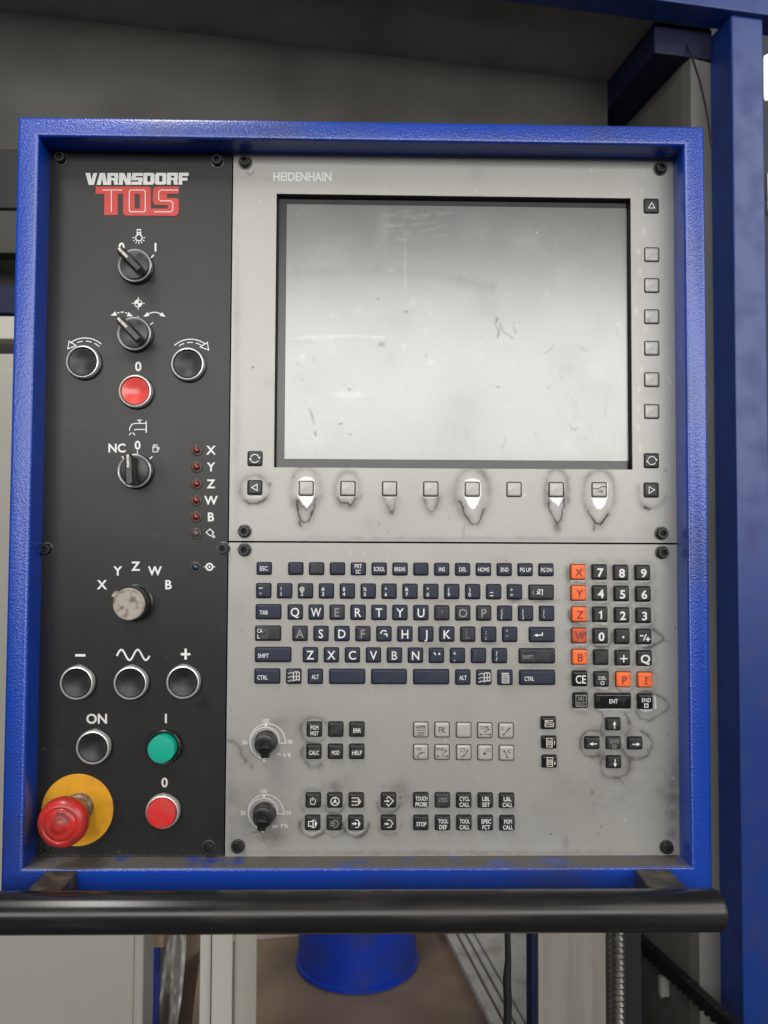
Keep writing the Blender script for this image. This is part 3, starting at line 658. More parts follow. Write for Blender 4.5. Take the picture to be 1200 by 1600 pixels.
# ================================================================== monitor unit
ZM = Z0 + 0.275                               # joint between monitor and keyboard plates
hx0 = float(P(430, 516)[0]); hx1 = float(P(987, 516)[0]); hz1 = float(P(700, 306)[2]); hz0 = float(P(700, 732)[2])
SHIELD = [[(466, 756), (467, 750), (472, 746), (478, 745), (485, 746), (490, 750), (491, 757), (491, 774), (487, 784), (479, 794), (471, 785), (465, 775)],
          [(725, 756), (727, 750), (738, 747.5), (749, 750), (751, 757), (752, 772), (747, 787), (741, 795), (737, 795), (731, 788), (725, 774)],
          [(858, 777), (881, 777), (876, 785), (873, 791), (869, 787), (864, 784)], [(925, 757), (925, 777), (927, 787), (933, 795), (939, 796), (945, 790), (949, 777), (950, 757), (947, 755), (947, 777)]]
def st_mon(D, B):
    for s in SHIELD: B.poly(s, 1.0)
    for x, w_ in ((398, 9), (543, 10), (673, 10), (608, 8)): B.line([(x - w_, 776.8), (x + w_, 777)], 1.0, .55, flat=True)  # straight bright lines under these keys: rim highlights painted as bare metal
    def edge(pts, st=.75): D.line(pts, 1.5, st, 7, .26)
    edge([(464, 783), (466, 800), (470, 812), (478, 817), (485, 810), (490, 796), (493, 780)]); edge([(466, 783), (470, 789), (479, 796), (487, 788)], .35)
    D.line([(468, 815), (470, 823)], 1.6, .6, 5, .2)
    edge([(528, 777), (532, 784), (541, 787), (548, 789), (553, 784), (557, 777)], .8)
    edge([(600, 779), (604, 790), (608, 798), (612, 802), (617, 795), (619, 780)], .3); D.blob(611, 800, 4, 3, .6)
    edge([(663, 779), (667, 793), (674, 801), (680, 797), (684, 778)], .32)
    edge([(717, 783), (722, 788), (725, 797), (729, 810), (736, 817), (744, 820), (751, 812), (756, 795)]); D.ring(738, 772, 28, 40, 100, 320, 4, .10, 8, .10); D.line([(725, 820), (724, 842)], 2, .14); D.ring(738, 772, 27, 40, 300, 400, 4, .10, 8, .10)
    edge([(855, 770), (858, 790), (862, 804), (866, 813), (871, 818), (877, 808), (881, 790), (883, 768)], .62); D.blob(871, 824, 6, 9, .5); D.ring(870, 772, 19, 40, 160, 380, 3, .14, 6, .14)
    edge([(920, 797), (924, 808), (930, 817), (938, 820), (945, 811), (951, 802)], .8); D.ring(936, 772, 25, 38, 150, 390, 3, .14, 7, .14); D.line([(929, 818), (927, 827)], 1.5, .4, 4, .2)
    D.ring(398, 765, 23, 22, 0, 360, 3, .12, 7, .16); D.line([(383, 782), (390, 787), (400, 788), (410, 784), (414, 779)], 1.3, .5, 4, .2); D.blob(421, 757, 2, 3, .6); D.blob(458, 746, 3, 2, .5)
    D.ring(1018, 770, 22, 24, 20, 200, 3, .12, 7, .14); D.line([(1008, 793), (1016, 796)], 2, .7, 4, .3); D.ring(478, 768, 24, 38, 150, 390, 4, .08, 8, .10); D.ring(543, 765, 20, 28, 0, 360, 4, .10, 6, .10)
    D.line([(385, 270), (390, 274), (397, 266)], .9, .7); D.blob(395, 575, 1.4, 1.4, 1.0); D.blob(593, 819, 1.5, 2, .5); D.blob(1039, 735, 2, 2, .5)
    D.blob(1053, 560, 5, 260, .09).blob(1053, 800, 5, 60, .09).blob(700, 842, 300, 4, .18).blob(370, 560, 5, 260, .12)
    B.specks(60, .8, 2.2, .35, 41); D.specks(40, .8, 1.6, .35, 42); D.specks(22, 8, 26, .09, 43)
    B.line([(1045, 590), (1050, 600)], 1.2, .4)
    for y in np.linspace(300, 700, 14): B.blob(1002 + rng.uniform(-8, 8), y, 2.5, 5, .22)
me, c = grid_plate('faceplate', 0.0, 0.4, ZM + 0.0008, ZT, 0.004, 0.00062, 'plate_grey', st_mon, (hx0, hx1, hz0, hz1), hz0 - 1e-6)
mon = thing('monitor_unit', c, 'grey faceplate with large switched-off flat screen, soft keys and worn paint', 'monitor')
obj('faceplate', me, mon, c)
screws([(382.5, 252), (1033, 262), (381.5, 830), (1035, 833)], mon)
# recess, glass border and the pale screen film
GD = 0.0075
def ring_frame(x0, x1, z0, z1, X0, X1, Z0_, Z1_, y0, y1, name, m_):
    V = [(x0, y0, z0), (x1, y0, z0), (x1, y0, z1), (x0, y0, z1), (X0, y1, Z0_), (X1, y1, Z0_), (X1, y1, Z1_), (X0, y1, Z1_)]
    Fc = [(k, (k + 1) % 4, 4 + (k + 1) % 4, 4 + k) for k in range(4)]
    c = np.array([(x0 + x1) / 2, 0, (z0 + z1) / 2]); return mesh(name, [np.array(v) - c for v in V], Fc, m_), c
scr = None
b1 = 0.0016
me, cc = ring_frame(hx0 - .0003, hx1 + .0003, hz0 - .0003, hz1 + .0003, hx0 + b1, hx1 - b1, hz0 + .0006, hz1 - .0016, 0.0006, GD, 'screen_bezel', 'bezel_black')
obj('screen_bezel', me, mon, cc)
sx0, sx1 = float(P(446, 516, -GD)[0]), float(P(981, 516, -GD)[0]); sz1, sz0 = float(P(700, 322, -GD)[2]), float(P(700, 719, -GD)[2])
V = [(hx0 + b1 - .001, GD, hz0), (hx1 - b1 + .001, GD, hz0), (hx1 - b1 + .001, GD, hz1 - .001), (hx0 + b1 - .001, GD, hz1 - .001), (sx0, GD, sz0), (sx1, GD, sz0), (sx1, GD, sz1), (sx0, GD, sz1)]
cc = np.array([(sx0 + sx1) / 2, GD, (sz0 + sz1) / 2])
glass = obj('screen_border', mesh('screen_border', [np.array(v) - cc for v in V], [(k, (k + 1) % 4, 4 + (k + 1) % 4, 4 + k) for k in range(4)], 'glass_border'), mon, cc)
def st_scr(D, B):
    D.line([(778, 492), (776, 505), (781, 513), (779, 524)], 1.2, .42); D.line([(783, 500), (786, 512), (803, 526)], 1.0, .4); D.line([(805, 508), (808, 520)], 1.0, .3)
    D.blob(597, 535, 5, 4, .5).blob(667, 553, 1.3, 1.3, 1).blob(780, 602, 1.2, 1.2, 1).blob(466, 565, 1.4, 1.4, .8).blob(592, 463, 2, 1.6, .6).blob(635, 484, 2, 1.6, .5)
    D.line([(483, 636), (487, 648), (489, 660)], 1.2, .35); D.line([(491, 672), (494, 681)], 1.2, .6); D.blob(545, 605, 1.5, 2, .7).blob(547, 677, 2, 1.5, .6).blob(532, 660, 3, 1.4, .4)
    for k in range(90):
        x, y = rng.uniform(455, 970), rng.uniform(500, 700); r = rng.uniform(3, 12)
        if rng.random() < .6: x = rng.uniform(700, 970); y = rng.uniform(540, 690)
        a = rng.uniform(0, 6.28); pts = [(x + r * t, y + r * .5 * math.sin(a + 3 * t)) for t in np.linspace(0, 1.2, 6)] if rng.random() < .5 else [(x + r * .25 * math.sin(a + 3 * t), y + r * 1.5 * t) for t in np.linspace(0, 1.2, 6)]
        (D if rng.random() < .5 else B).line(pts, .9, rng.uniform(.05, .16))
    for k in range(26):
        x = rng.uniform(600, 690); y = rng.uniform(326, 370); B.line([(x, y), (x + rng.uniform(8, 40), y + rng.uniform(-8, 6))], 1.2, rng.uniform(.15, .4))
    D.line([(600, 330), (598, 370), (594, 410)], 9, .20); D.line([(460, 420), (560, 417), (690, 424), (770, 445)], 10, .14); B.line([(633, 360), (634, 450)], 2, .25)
    B.line([(462, 525), (520, 521), (600, 523)], 2, .25); D.line([(455, 531), (500, 533)], 1.5, .10); B.blob(545, 615, 22, 5, .4); B.specks(40, 1, 5, .3, 51); D.specks(50, .8, 1.6, .35, 52); D.specks(30, 12, 40, .06, 53); B.specks(24, 10, 30, .14, 54)
me, c = grid_plate('screen', sx0 + .0002, sx1 - .0002, sz0 + .0002, sz1 - .0002, 0.001, 0.0011, 'screen_film', st_scr)
o = obj('screen', me, mon, c + np.array([0, GD - 0.0004, 0])); o['label'] = 'pale switched-off screen with dried smears'
# monitor back wall behind the glass is the housing; maker lettering
Print().text('HEIDENHAIN', 472.5, 276, 13, 91, bold=0.030).build('maker_lettering', 'print_white', mon, HP)

# ------------------------------------------------------------------ keys
_km = {}
def key_mesh(w_, h_, m_, ht=0.0026, name='key'):
    k = (round(w_, 5), round(h_, 5), m_, ht)
    if k not in _km:
        mb = MB().rr(w_ + .0010, h_ + .0010, [(0, -.0002), (0, .00035), (.0003, .0005)], .0016, 3, 1)
        mb.rr(w_, h_, [(.0001, .0003), (.0002, ht - .0009), (.00055, ht - .00035), (.0012, ht - .00005), (.0020, ht)], .0015, 3, 0)
        _km[k] = mb.mesh(name, [m_, 'gap_black'], 50)
    return _km[k]
def key(parent, px, py, wpx, hpx, m_='key_slate', name='key', ht=0.0026, label=None):
    s = KS(px, py, ht)
    o = obj(name, key_mesh(round(wpx * s, 4), round(hpx * s, 4), m_, ht, name), parent, P(px, py, ht) * (1, 0, 1))
    if label: o['label'] = label
    return o
KH = 0.0026
LEG = lambda ht: ht + 0.00012
def legend(k, pr, m_='print_white', ht=KH): return pr.build('legend', m_, k, LEG(ht))
# soft keys: flat grey caps nearly flush with the plate
SH = 0.0012
for i, x in enumerate((478.2, 543.6, 608.7, 673.2, 738.1, 803.5, 869.5, 936.7)):
    k = key(mon, x, 762.8 + i * .35, 22.2, 22.2, 'key_grey', 'soft_key', SH)
    if i == 7: legend(k, Print().line([(927, 763), (934, 764), (941, 760), (949, 761)], 1.5).line([(935, 768), (941, 767), (940, 771)], 1.5), 'print_dark', SH).name = 'scratch'
for i, y in enumerate((397.3, 445.6, 494.4, 543.7, 592.9, 642.7)):
    k = key(mon, 1019, y, 22.0, 21.5, 'key_grey', 'soft_key', SH)
    if i == 2: legend(k, Print().fill([(1011, 496), (1015, 500), (1016.5, 504), (1012, 501)]), 'print_faded', SH).name = 'scratch'
for x, y, t in ((398.1, 716.3, 'o'), (397.8, 761.6, 'l'), (1018.3, 765.5, 'r'), (1018.6, 719.6, 'o'), (1018.3, 321, 'u')):
    k = key(mon, x, y, 22, 22, 'key_worn', 'arrow_key', SH + .0004); p = Print()
    if t == 'o': p.arc(x, y, 6.4, 30, 150, 1.3).arc(x, y, 6.4, 200, 330, 1.3).head(x + 7.2, y + 1.5, .1, 1, 4, 4.5).head(x - 7.2, y - 1.5, -.1, -1, 4, 4.5)
    else:
        dx, dy = {'l': (-1, 0), 'r': (1, 0), 'u': (0, -1)}[t]; a = np.array([dx, dy]); b = np.array([-dy, dx]); c0 = np.array([x, y])
        p.line([c0 + a * 4.6, c0 - a * 4 + b * 5, c0 - a * 4 - b * 5], 1.3, True)
    legend(k, p, 'print_white', SH + .0004)

# ================================================================== keyboard unit
NUM = [(904.2, 893.8), (937.7, 893.8), (971.3, 894.7), (1005.3, 894.8), (905, 926.7), (938.2, 927), (972.3, 927.7), (1006.2, 928.3), (905.7, 960), (938.7, 960.3), (972.8, 961.2), (1006.7, 961.8),
       (905.8, 993.5), (939.3, 994), (973.3, 994.7), (1007.3, 995), (906.3, 1027), (940.2, 1027.7), (974, 1028.3), (1008, 1028.8), (907, 1060.8), (940.8, 1061.7), (975.2, 1062.2), (1009, 1062.7), (908, 1095), (958.9, 1095.8), (1009.3, 1096.7)]
def st_key(D, B):
    for i, (x, y) in enumerate(NUM):
        if i == 25: continue
        D.ring(x, y + 1, 18, 18, 0, 360, 3, .10, 6, .10); B.line([(x - 9, y + 13.6), (x + 9, y + 13.8)], .9, .22 if i % 3 else .5, flat=True)  # bright line below each key is a rim highlight painted as bare metal
    D.line([(922, 1000), (927, 1007), (934, 1011), (941, 1012), (950, 1009), (957, 1000), (958, 990)], 2.0, .45, 5, .2)
    D.line([(888, 956), (890, 965), (896, 972), (906, 975), (918, 971)], 1.8, .55, 5, .2); D.line([(886, 890), (889, 905)], 4, .18)
    D.line([(1020, 983), (1028, 987), (1035, 995), (1034, 1000), (1026, 1007), (1016, 1011), (1008, 1012)], 2.2, .5, 5, .2); D.line([(1035, 999), (1046, 1002)], 2, .2)
    D.line([(993, 1090), (995, 1084), (1003, 1080), (1015, 1081), (1028, 1086), (1040, 1095), (1044, 1103), (1040, 1112), (1026, 1119), (1012, 1126), (1000, 1122), (993, 1110)], 2.0, .42, 6, .2)
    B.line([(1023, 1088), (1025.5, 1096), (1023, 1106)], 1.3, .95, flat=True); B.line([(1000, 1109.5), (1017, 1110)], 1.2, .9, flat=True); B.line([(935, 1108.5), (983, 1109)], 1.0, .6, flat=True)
    D.line([(932, 1108), (938, 1113), (944, 1122)], 2, .4, 5, .15); D.line([(984, 1108), (978, 1115), (982, 1128)], 2, .4, 5, .18); D.line([(962, 1076), (975, 1082), (984, 1088)], 1.4, .3)
    D.line([(944, 1122), (939, 1134), (940, 1146)], 2, .3, 6, .15); D.line([(982, 1126), (983, 1140), (976, 1150)], 2, .3, 6, .2)
    D.ring(926, 1162, 20, 21, 60, 330, 2.2, .45, 6, .24); D.ring(995, 1164, 24, 22, -70, 160, 2.4, .5, 6, .26); D.ring(961, 1195, 23, 22, -20, 215, 2.2, .45, 7, .26)
    D.line([(958, 1214), (966, 1215)], 1.6, .7); D.line([(966, 1215), (972, 1220), (976, 1224)], 1.5, .35); D.line([(990, 1181), (1000, 1183)], 1.4, .7); D.blob(1012, 1172, 3, 4, .5)
    for x, y in ((942, 1178), (980, 1145), (980, 1180), (942, 1145)): D.blob(x, y, 12, 12, .34)
    D.blob(960, 1165, 62, 62, .24)
    D.line([(352, 1156), (366, 1158), (374, 1168), (379, 1182), (384, 1190)], 3.5, .38, 9, .2); D.blob(414, 1180, 30, 16, .22); D.blob(392, 1198, 3, 4, .5)
    D.blob(405, 1275, 48, 36, .36).blob(425, 1305, 34, 16, .48).blob(380, 1240, 24, 20, .22).blob(432, 1130, 14, 9, .22); D.line([(396, 1300), (418, 1300)], 1.5, .5)
    D.ring(491, 1141, 21, 21, 90, 330, 3, .30, 7, .24); D.ring(491, 1177, 19, 21, 60, 200, 3, .34, 6, .26); D.ring(491, 1141, 21, 20, 40, 120, 2, .3, 5, .15)
    D.blob(521, 1229, 10, 8, .6).blob(522, 1232, 22, 10, .25); D.ring(523, 1252, 18, 20, 20, 160, 2.4, .42, 6, .25); D.ring(489, 1253, 20, 20, 130, 300, 2.6, .24, 6, .2)
    D.ring(488, 1290, 20, 18, 30, 200, 2.6, .50, 6, .28); D.ring(556, 1290, 20, 18, -10, 190, 2.6, .45, 6, .26); B.ring(556, 1287, 15.5, 15, 40, 150, 1.0, .35, 2, .1); B.ring(488, 1287, 15.5, 15.5, 40, 150, 1.0, .35, 2, .1); D.ring(522, 1290, 18, 17, 20, 160, 2, .2, 5, .15)
    D.ring(607, 1255, 18, 16, 10, 180, 2.4, .42, 6, .25); D.blob(628, 1240, 16, 20, .45).blob(607, 1232, 20, 8, .28).blob(600, 1270, 14, 10, .2); D.blob(627, 1290, 3, 4, .6).blob(625, 1245, 1.5, 1.5, 1); D.ring(607, 1289, 17, 17, 40, 160, 2, .2, 5, .15)
    D.blob(1050, 1250, 16, 55, .55).blob(1060, 1190, 10, 40, .25).blob(1047, 1304, 8, 10, .45).blob(1030, 1235, 10, 9, .25); D.blob(884, 1315, 5, 10, .42); D.blob(371, 1322, 16, 16, .5).blob(925, 1239, 2, 4, .5).blob(927, 1255, 2, 3, .3)
    D.blob(861, 1303, 1.3, 1.3, 1.6).blob(939, 1292, 1.2, 1.2, 1.2); D.blob(700, 1333, 360, 5, .34).blob(360, 1250, 9, 80, .25)
    D.blob(805, 938, 10, 4, .5).blob(793, 924, 4, 12, .3).blob(845, 939, 24, 4, .4).blob(764, 1005, 12, 4, .4).blob(752, 985, 6, 10, .15).blob(840, 1009, 30, 4, .28).blob(840, 1042, 30, 4, .3).blob(682, 1010, 14, 4, .2).blob(888, 895, 6, 10, .22).blob(888, 926, 6, 40, .16)
    D.blob(655, 935, 25, 3, .2).blob(690, 940, 18, 4, .25)
    D.specks(60, .7, 1.5, .6, 61); D.specks(36, 8, 34, .16, 62); B.specks(40, .8, 2.2, .35, 63)
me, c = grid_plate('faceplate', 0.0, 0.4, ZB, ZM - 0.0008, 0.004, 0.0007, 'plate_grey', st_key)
kb = thing('keyboard_unit', c, 'grey keyboard faceplate with dark typing keys, orange axis keys and two dials', 'keyboard')
obj('faceplate', me, kb, c)
screws([(381.5, 859), (1036, 863), (371, 1324), (1043, 1325)], kb)

def txt(k, px, py, t, h, wd=None, m_='print_white', xs=1.0, ht=KH):
    lines = t.split('|'); p = Print(); n = len(lines)
    for i, l in enumerate(lines):
        if l: p.text(l, px, py + (i - (n - 1) / 2) * (h * 1.42), h, None if wd is None else (wd if not hasattr(wd, '__len__') else wd[i]), xs)
    return legend(k, p, m_, ht)
W23 = 22.6
ymix = lambda a, b, x: a + (b - a) * (x - 411) / (854 - 411)
# function row
k = key(kb, 412.3, 888.2, 22.6, 18.8); txt(k, 412.3, 888.2, 'ESC', 6.6, 12)
for i, t in enumerate(('', '', '', 'PRT|SC', 'SCROL', 'BREAK', '', 'INS', 'DEL', 'HOME', 'END', 'PG UP', 'PG DN')):
    x = 461.8 + i * 32.68; y = ymix(888.2, 890.4, x); k = key(kb, x, y, 22.6, 18.8, 'key_rubbed' if i == 1 else 'key_slate')
    if t: txt(k, x, y, t, 6.2, {'PRT|SC': (11, 8), 'INS': 9.5, 'DEL': 11, 'END': 12}.get(t, 17.5))
# digit row
for i, (a, b) in enumerate((('~', '`'), ('!', '1'), ('@', '2'), ('#', '3'), ('$', '4'), ('%', '5'), ('^', '6'), ('&', '7'), ('*', '8'), ('(', '9'), (')', '0'), ('_', '-'), ('+', '='))):
    x = 411.6 + i * 32.75; y = ymix(923.1, 925.2, x); k = key(kb, x, y, W23, W23)
    p = Print(); xx = x - 5.2
    if b == '`': p.line([(xx - 2, y - 4), (xx + 4, y - 4.5)], 1.3).line([(xx, y + 3), (xx + 1.5, y + 5)], 1.2)
    elif b == '-': p.line([(xx - 1, y + 1), (xx + 4, y + 1)], 1.2).line([(xx - 1, y + 6), (xx + 4, y + 6)], 1.4)
    else: p.text(a, xx, y - 3.4, 5.6).text(b, xx, y + 4.6, 5.6)
    legend(k, p, 'print_white' if i not in (8, 12) else 'print_pale')
def wide(x0, x1, y, hpx=W23, m_='key_slate'): return key(kb, (x0 + x1) / 2, y, x1 - x0, hpx, m_)
k = wide(827, 865.6, 925.6, W23, 'key_rubbed'); y = 926
legend(k, Print().line([(835, y - 4.5), (832, y), (835, y + 4)], 1.0), 'print_faded'); legend(k, Print().line([(840, y - 4.5), (847.5, y - 4.5), (847.5, y + 4)], 1.3).line([(839, y - 2.5), (844, y + 2.5)], 1.6).line([(844, y - 2.5), (839, y + 2.5)], 1.6))
# letter rows
def letters(row, x0, dx, ya, yb, fades):
    out = {}
    for i, t in enumerate(row):
        x = x0 + i * dx; y = ymix(ya, yb, x); fd = fades.get(t, 'print_white')
        k = key(kb, x, y, W23, W23, 'key_rubbed' if fd in ('print_faded', 'print_ghost') else 'key_slate'); out[t] = (k, x, y)
        if t.isalpha() and t not in ('I', 'G', 'M'): legend(k, Print().text(t, x, y, 13.2, xs=.92 if t not in 'W' else .78), fd)
    return out
k = wide(399.6, 438.6, 956.2); legend(k, Print().text('TAB', 412, 957, 6.4, 12.5))
r = letters('QWERTYUIOP[]\\', 460.9, 32.83, 956.2, 958.8, {'E': 'print_faded', 'O': 'print_faded', 'P': 'print_faded', 'I': 'print_ghost'})
k, x, y = r['I']; legend(k, Print().line([(x, y - 4), (x, y - 1)], 1.2), 'print_faded')
for t, a, b in (('[', '{', '['), (']', '}', ']'), ('\\', '|', '\\')):
    k, x, y = r[t]; legend(k, Print().text(a, x - 5, y - 3.6, 5.4).text(b, x - 5, y + 4.4, 5.4), 'print_pale')
k = wide(398.8, 438.2, 989.8, W23, 'key_rubbed'); legend(k, Print().text('CA', 406, 985.5, 6.2, 8.5).text('L', 404, 994.5, 6.2)); legend(k, Print().text('PS', 415.5, 985.5, 6.2, 8).text('OCK', 413.5, 994.5, 6.2, 12), 'print_ghost')
r = letters("ASDFGHJKL;'", 468.5, 32.86, 989.8, 992, {'A': 'print_faded', 'F': 'print_faded', 'L': 'print_ghost'})
k, x, y = r['G']; legend(k, Print().arc(x, y - .5, 5, 180, 320, 1.9).line([(x, y), (x + 4.6, y), (x + 4.6, y + 4)], 1.9))
for t, a, b in ((';', ':', ';'), ("'", '"', "'")):
    k, x, y = r[t]; legend(k, Print().text(a, x - 5, y - 4, 6).text(b, x - 5, y + 4.4, 6), 'print_pale')
k = wide(827.6, 867, 992); legend(k, Print().line([(847.5, 988), (847.5, 992.5), (839, 992.5)], 1.6).head(834, 992.5, -1, 0, 6, 5))
k = wide(398.4, 454.2, 1023.2); legend(k, Print().text('SHIFT', 411.5, 1024.5, 6.4, 17))
r = letters('ZXCVBNM<>/', 484.7, 32.93, 1023.2, 1025.3, {'B': 'print_pale'})
k, x, y = r['M']; legend(k, Print().fill([(x - 5, y - 5), (x - 3, y - 5), (x - .5, y - 1), (x - 2.5, y - 1)]).fill([(x + 2, y - 2), (x + 5, y - 5.5), (x + 5.5, y - 1)]))
for t, a, b in (('<', '<', ','), ('>', '>', '.'), ('/', '?', '/')):
    k, x, y = r[t]; legend(k, Print().text(a, x - 5, y - 3.6, 6).text(b, x - 5, y + 4.6, 6), 'print_ghost' if t == '>' else 'print_white')
k = wide(811.8, 867.4, 1025.3, W23, 'key_rubbed'); legend(k, Print().text('SHIFT', 825, 1026.5, 6.2, 16.5), 'print_faded')
# space row
k = wide(397.6, 436.8, 1057); legend(k, Print().text('CTRL', 410, 1058.5, 6.4, 16))
def win(k, x, y):
    p = Print()
    for yy in (-6, 0, 6): p.line([(x - 9 + t, y + yy + 1.2 * math.sin(t * .9)) for t in range(0, 9)], 1.0)
    p.line([(x, y - 7), (x + 4, y - 8), (x + 9, y - 7), (x + 9, y + 5), (x + 5, y + 4.5), (x, y + 6)], 1.4, True).line([(x, y), (x + 9, y - 1)], 1.3).line([(x + 4.6, y - 7), (x + 4.6, y + 5)], 1.3)
    legend(k, p, 'print_pale')
k = key(kb, 458.7, 1057.2, W23, W23); win(k, 458.7, 1057.5)
k = key(kb, 492.5, 1057.4, W23, W23); txt(k, 492.5, 1057.6, 'ALT', 6.4, 11.5)
for a, b in ((514.7, 570), (580.6, 635.2), (646.4, 701.6)): wide(a, b, ymix(1057, 1059, a))
k = key(kb, 723.5, 1058.6, W23, W23); txt(k, 723.5, 1059, 'ALT', 6.4, 11.5)
k = key(kb, 756.5, 1058.8, W23, W23); win(k, 756.5, 1059)
k = key(kb, 789.7, 1059, W23, W23); p = Print().rect(784, 1051.5, 795, 1053.6).line([(785, 1055.5), (795, 1055.5), (795, 1067), (785, 1067)], 1.2, True)
for yy in (1058, 1061, 1064): p.line([(786, yy), (794, yy)], 1.3)
legend(k, p, 'print_pale')
k = wide(812.4, 867.8, 1059); legend(k, Print().text('CTRL', 827, 1060.5, 6.4, 15))
# number block
NH = 0.0036
T = ['X', '7', '8', '9', 'Y', '4', '5', '6', 'Z', '1', '2', '3', 'W', '0', '.', '-/+', 'B', '', '+', 'Q', 'CE', 'DEL', 'P', 'I', 'NO', 'ENT', 'END']
for (x, y), t in zip(NUM, T):
    x0, y0 = x, y
    orange = t in ('X', 'Y', 'Z', 'W', 'B', 'P', 'I')
    if t == 'ENT':
        k = key(kb, x, y, 56, 23, 'key_glossy', 'key', NH); k['label'] = 'wide glossy enter key'; txt(k, x, y, 'ENT', 6.6, 13.5, ht=NH); continue
    k = key(kb, x, y, 23, 23, ('key_orange_dirty' if t == 'W' else 'key_orange') if orange else ('key_glossy' if t in ('CE', 'NO', 'END') else 'key_black'), 'key', NH)
    x += 0.6; y += .8
    if orange:
        k['label'] = 'orange key printed ' + t
        p = Print()
        if t == 'I': p.rect(x - 3, y - 6, x + 3, y - 4.6).rect(x - .9, y - 4.55, x + .9, y + 4.55).rect(x - 3, y + 4.6, x + 3, y + 6)
        else: p.text(t, x, y, 12, xs=.95 if t != 'W' else .8)
        legend(k, p, 'print_brown', NH)
    elif t == '.': legend(k, Print().disc(x, y, 1.7), ht=NH)
    elif t == '-/+': legend(k, Print().line([(x - 8, y - 2.5), (x - 2.5, y - 2.5)], 2.2).line([(x - 2.5, y + 5), (x + 2, y - 5)], 1.8).line([(x + 1, y + 3), (x + 8, y + 3)], 2.2).line([(x + 4.5, y - .5), (x + 4.5, y + 6.5)], 2.2), ht=NH)
    elif t == '+': legend(k, Print().line([(x - 6, y), (x + 6, y)], 1.7).line([(x, y - 6), (x, y + 6)], 1.7).line([(x - 2, y), (x + 2, y)], 2.6), ht=NH)
    elif t == '1': legend(k, Print().line([(x - 3.2, y - 3.2), (x + .3, y - 5.6), (x + .3, y + 6.3)], 2.2), ht=NH)
    elif t == 'CE': txt(k, x, y, 'CE', 12.5, 16, ht=NH)
    elif t == 'DEL': legend(k, Print().text('DEL', x, y - 3.2, 5.4, 12).line([(x - 2.2, y + 2.5), (x + 2.2, y + 2.5), (x + 2.2, y + 7), (x - 2.2, y + 7)], 1.0, True), 'print_pale', NH)
    elif t == 'END': legend(k, Print().text('END', x, y - 3.6, 6.2, 14).line([(x - 2.6, y + 2.5), (x + 2.6, y + 2.5), (x + 2.6, y + 7.5), (x - 2.6, y + 7.5)], 1.4, True), ht=NH)
    elif t == 'NO':
        legend(k, Print().text('NO', x - .5, y - 4, 6, 9).text('ENT', x - .5, y + 4, 6, 13), 'print_faded', NH)
        legend(k, Print().line([(x - 8.6, y - 8.6), (x + 7.6, y - 8.6), (x + 7.6, y + 8), (x - 8.6, y + 8)], 1.0, True), 'print_faded', NH).name = 'worn_edge'
    elif t: legend(k, Print().text(t, x, y, 12.6, xs=1.05, bold=0.026), ht=NH)
# function blocks
def fkey(x, y, m_='key_black', hpx=22.6): return key(kb, x, y, 22.6, hpx, m_, 'key', NH)
for x, y, t in ((490.8, 1140.6, 'PGM|MGT'), (524.4, 1140.6, ''), (557.5, 1140.6, 'ERR'), (490, 1175.4, 'CALC'), (523.8, 1175.4, 'MOD'), (557.3, 1175.4, 'HELP'),
                (657.9, 1251.5, 'TOUCH|PROBE'), (691.7, 1251.7, 'CYCL'), (725.2, 1251.9, 'CYCL|CALL'), (759, 1252, 'LBL|SET'), (792.5, 1252.3, 'LBL|CALL'),
                (657.9, 1287, 'STOP'), (691.9, 1287, 'TOOL|DEF'), (725.5, 1287.1, 'TOOL|CALL'), (759.2, 1287.3, 'SPEC|FCT'), (793.1, 1287.5, 'PGM|CALL')):
    k = fkey(x, y, 'key_worn' if t == 'CYCL' else 'key_black')
    if t == 'CYCL': legend(k, Print().text('CYCL', x + .5, y - 2, 6.2, 14), 'print_faded', NH)
    elif t:
        wd = [{5: 18.5, 4: 15.5, 3: 12}[len(q)] for q in t.split('|')]; txt(k, x + .6, y + .8, t, 6.4, wd, ht=NH, m_='print_white')
# pale contour keys with dark print
GH = 0.0022
def gkey(x, y): return key(kb, x, y, 22.6, 22.8, 'key_grey', 'key', GH)
def gl(k, p): return legend(k, p, 'print_dark', GH)
x, y = 657.7, 1140.6; gl(gkey(x, y), Print().text('APPR', x, y - 4.5, 5.6, 16).text('DEP', x, y + 6, 5.6, 12).line([(x - 8, y + .6), (x + 8, y + .6)], .9))
x, y = 691, 1140.6; gl(gkey(x, y), Print().text('FK', x, y, 9.5, 11)); gkey(724.8, 1141)
def dots(p, pts):
    for a, b in pts: p.disc(a, b, 1.5, 8)
    return p
x, y = 757.9, 1141.7; gl(gkey(x, y), dots(Print().text('CHF', x - 1, y - 5, 5, 13).line([(x - 7, y + 6), (x - 3, y + 6)], .9).line([(x + 8, y + 6), (x + 1, y + 6), (x - 1, y + 2), (x + 5, y - 2)], .9), [(x - 7, y + 6), (x + 8, y + 6), (x + 5.5, y - 2)]))
x, y = 791, 1142; gl(gkey(x, y), dots(Print().text('L', x - 5, y - 4, 5).line([(x - 4, y + 6), (x + 5, y - 4)], 1.0), [(x - 4, y + 6), (x + 2, y - 1), (x + 5, y - 4)]))
x, y = 657.7, 1175.4; gl(gkey(x, y), dots(Print().text('CR', x - 3, y - 5, 5, 8).line([(x - 5, y + 7), (x - 3, y + 3), (x + 1, y + 1), (x + 6, y)], 1.0).line([(x - 4, y + 1), (x - 2, y + 4)], .8), [(x - 5, y + 7), (x + 1, y + 1)]))
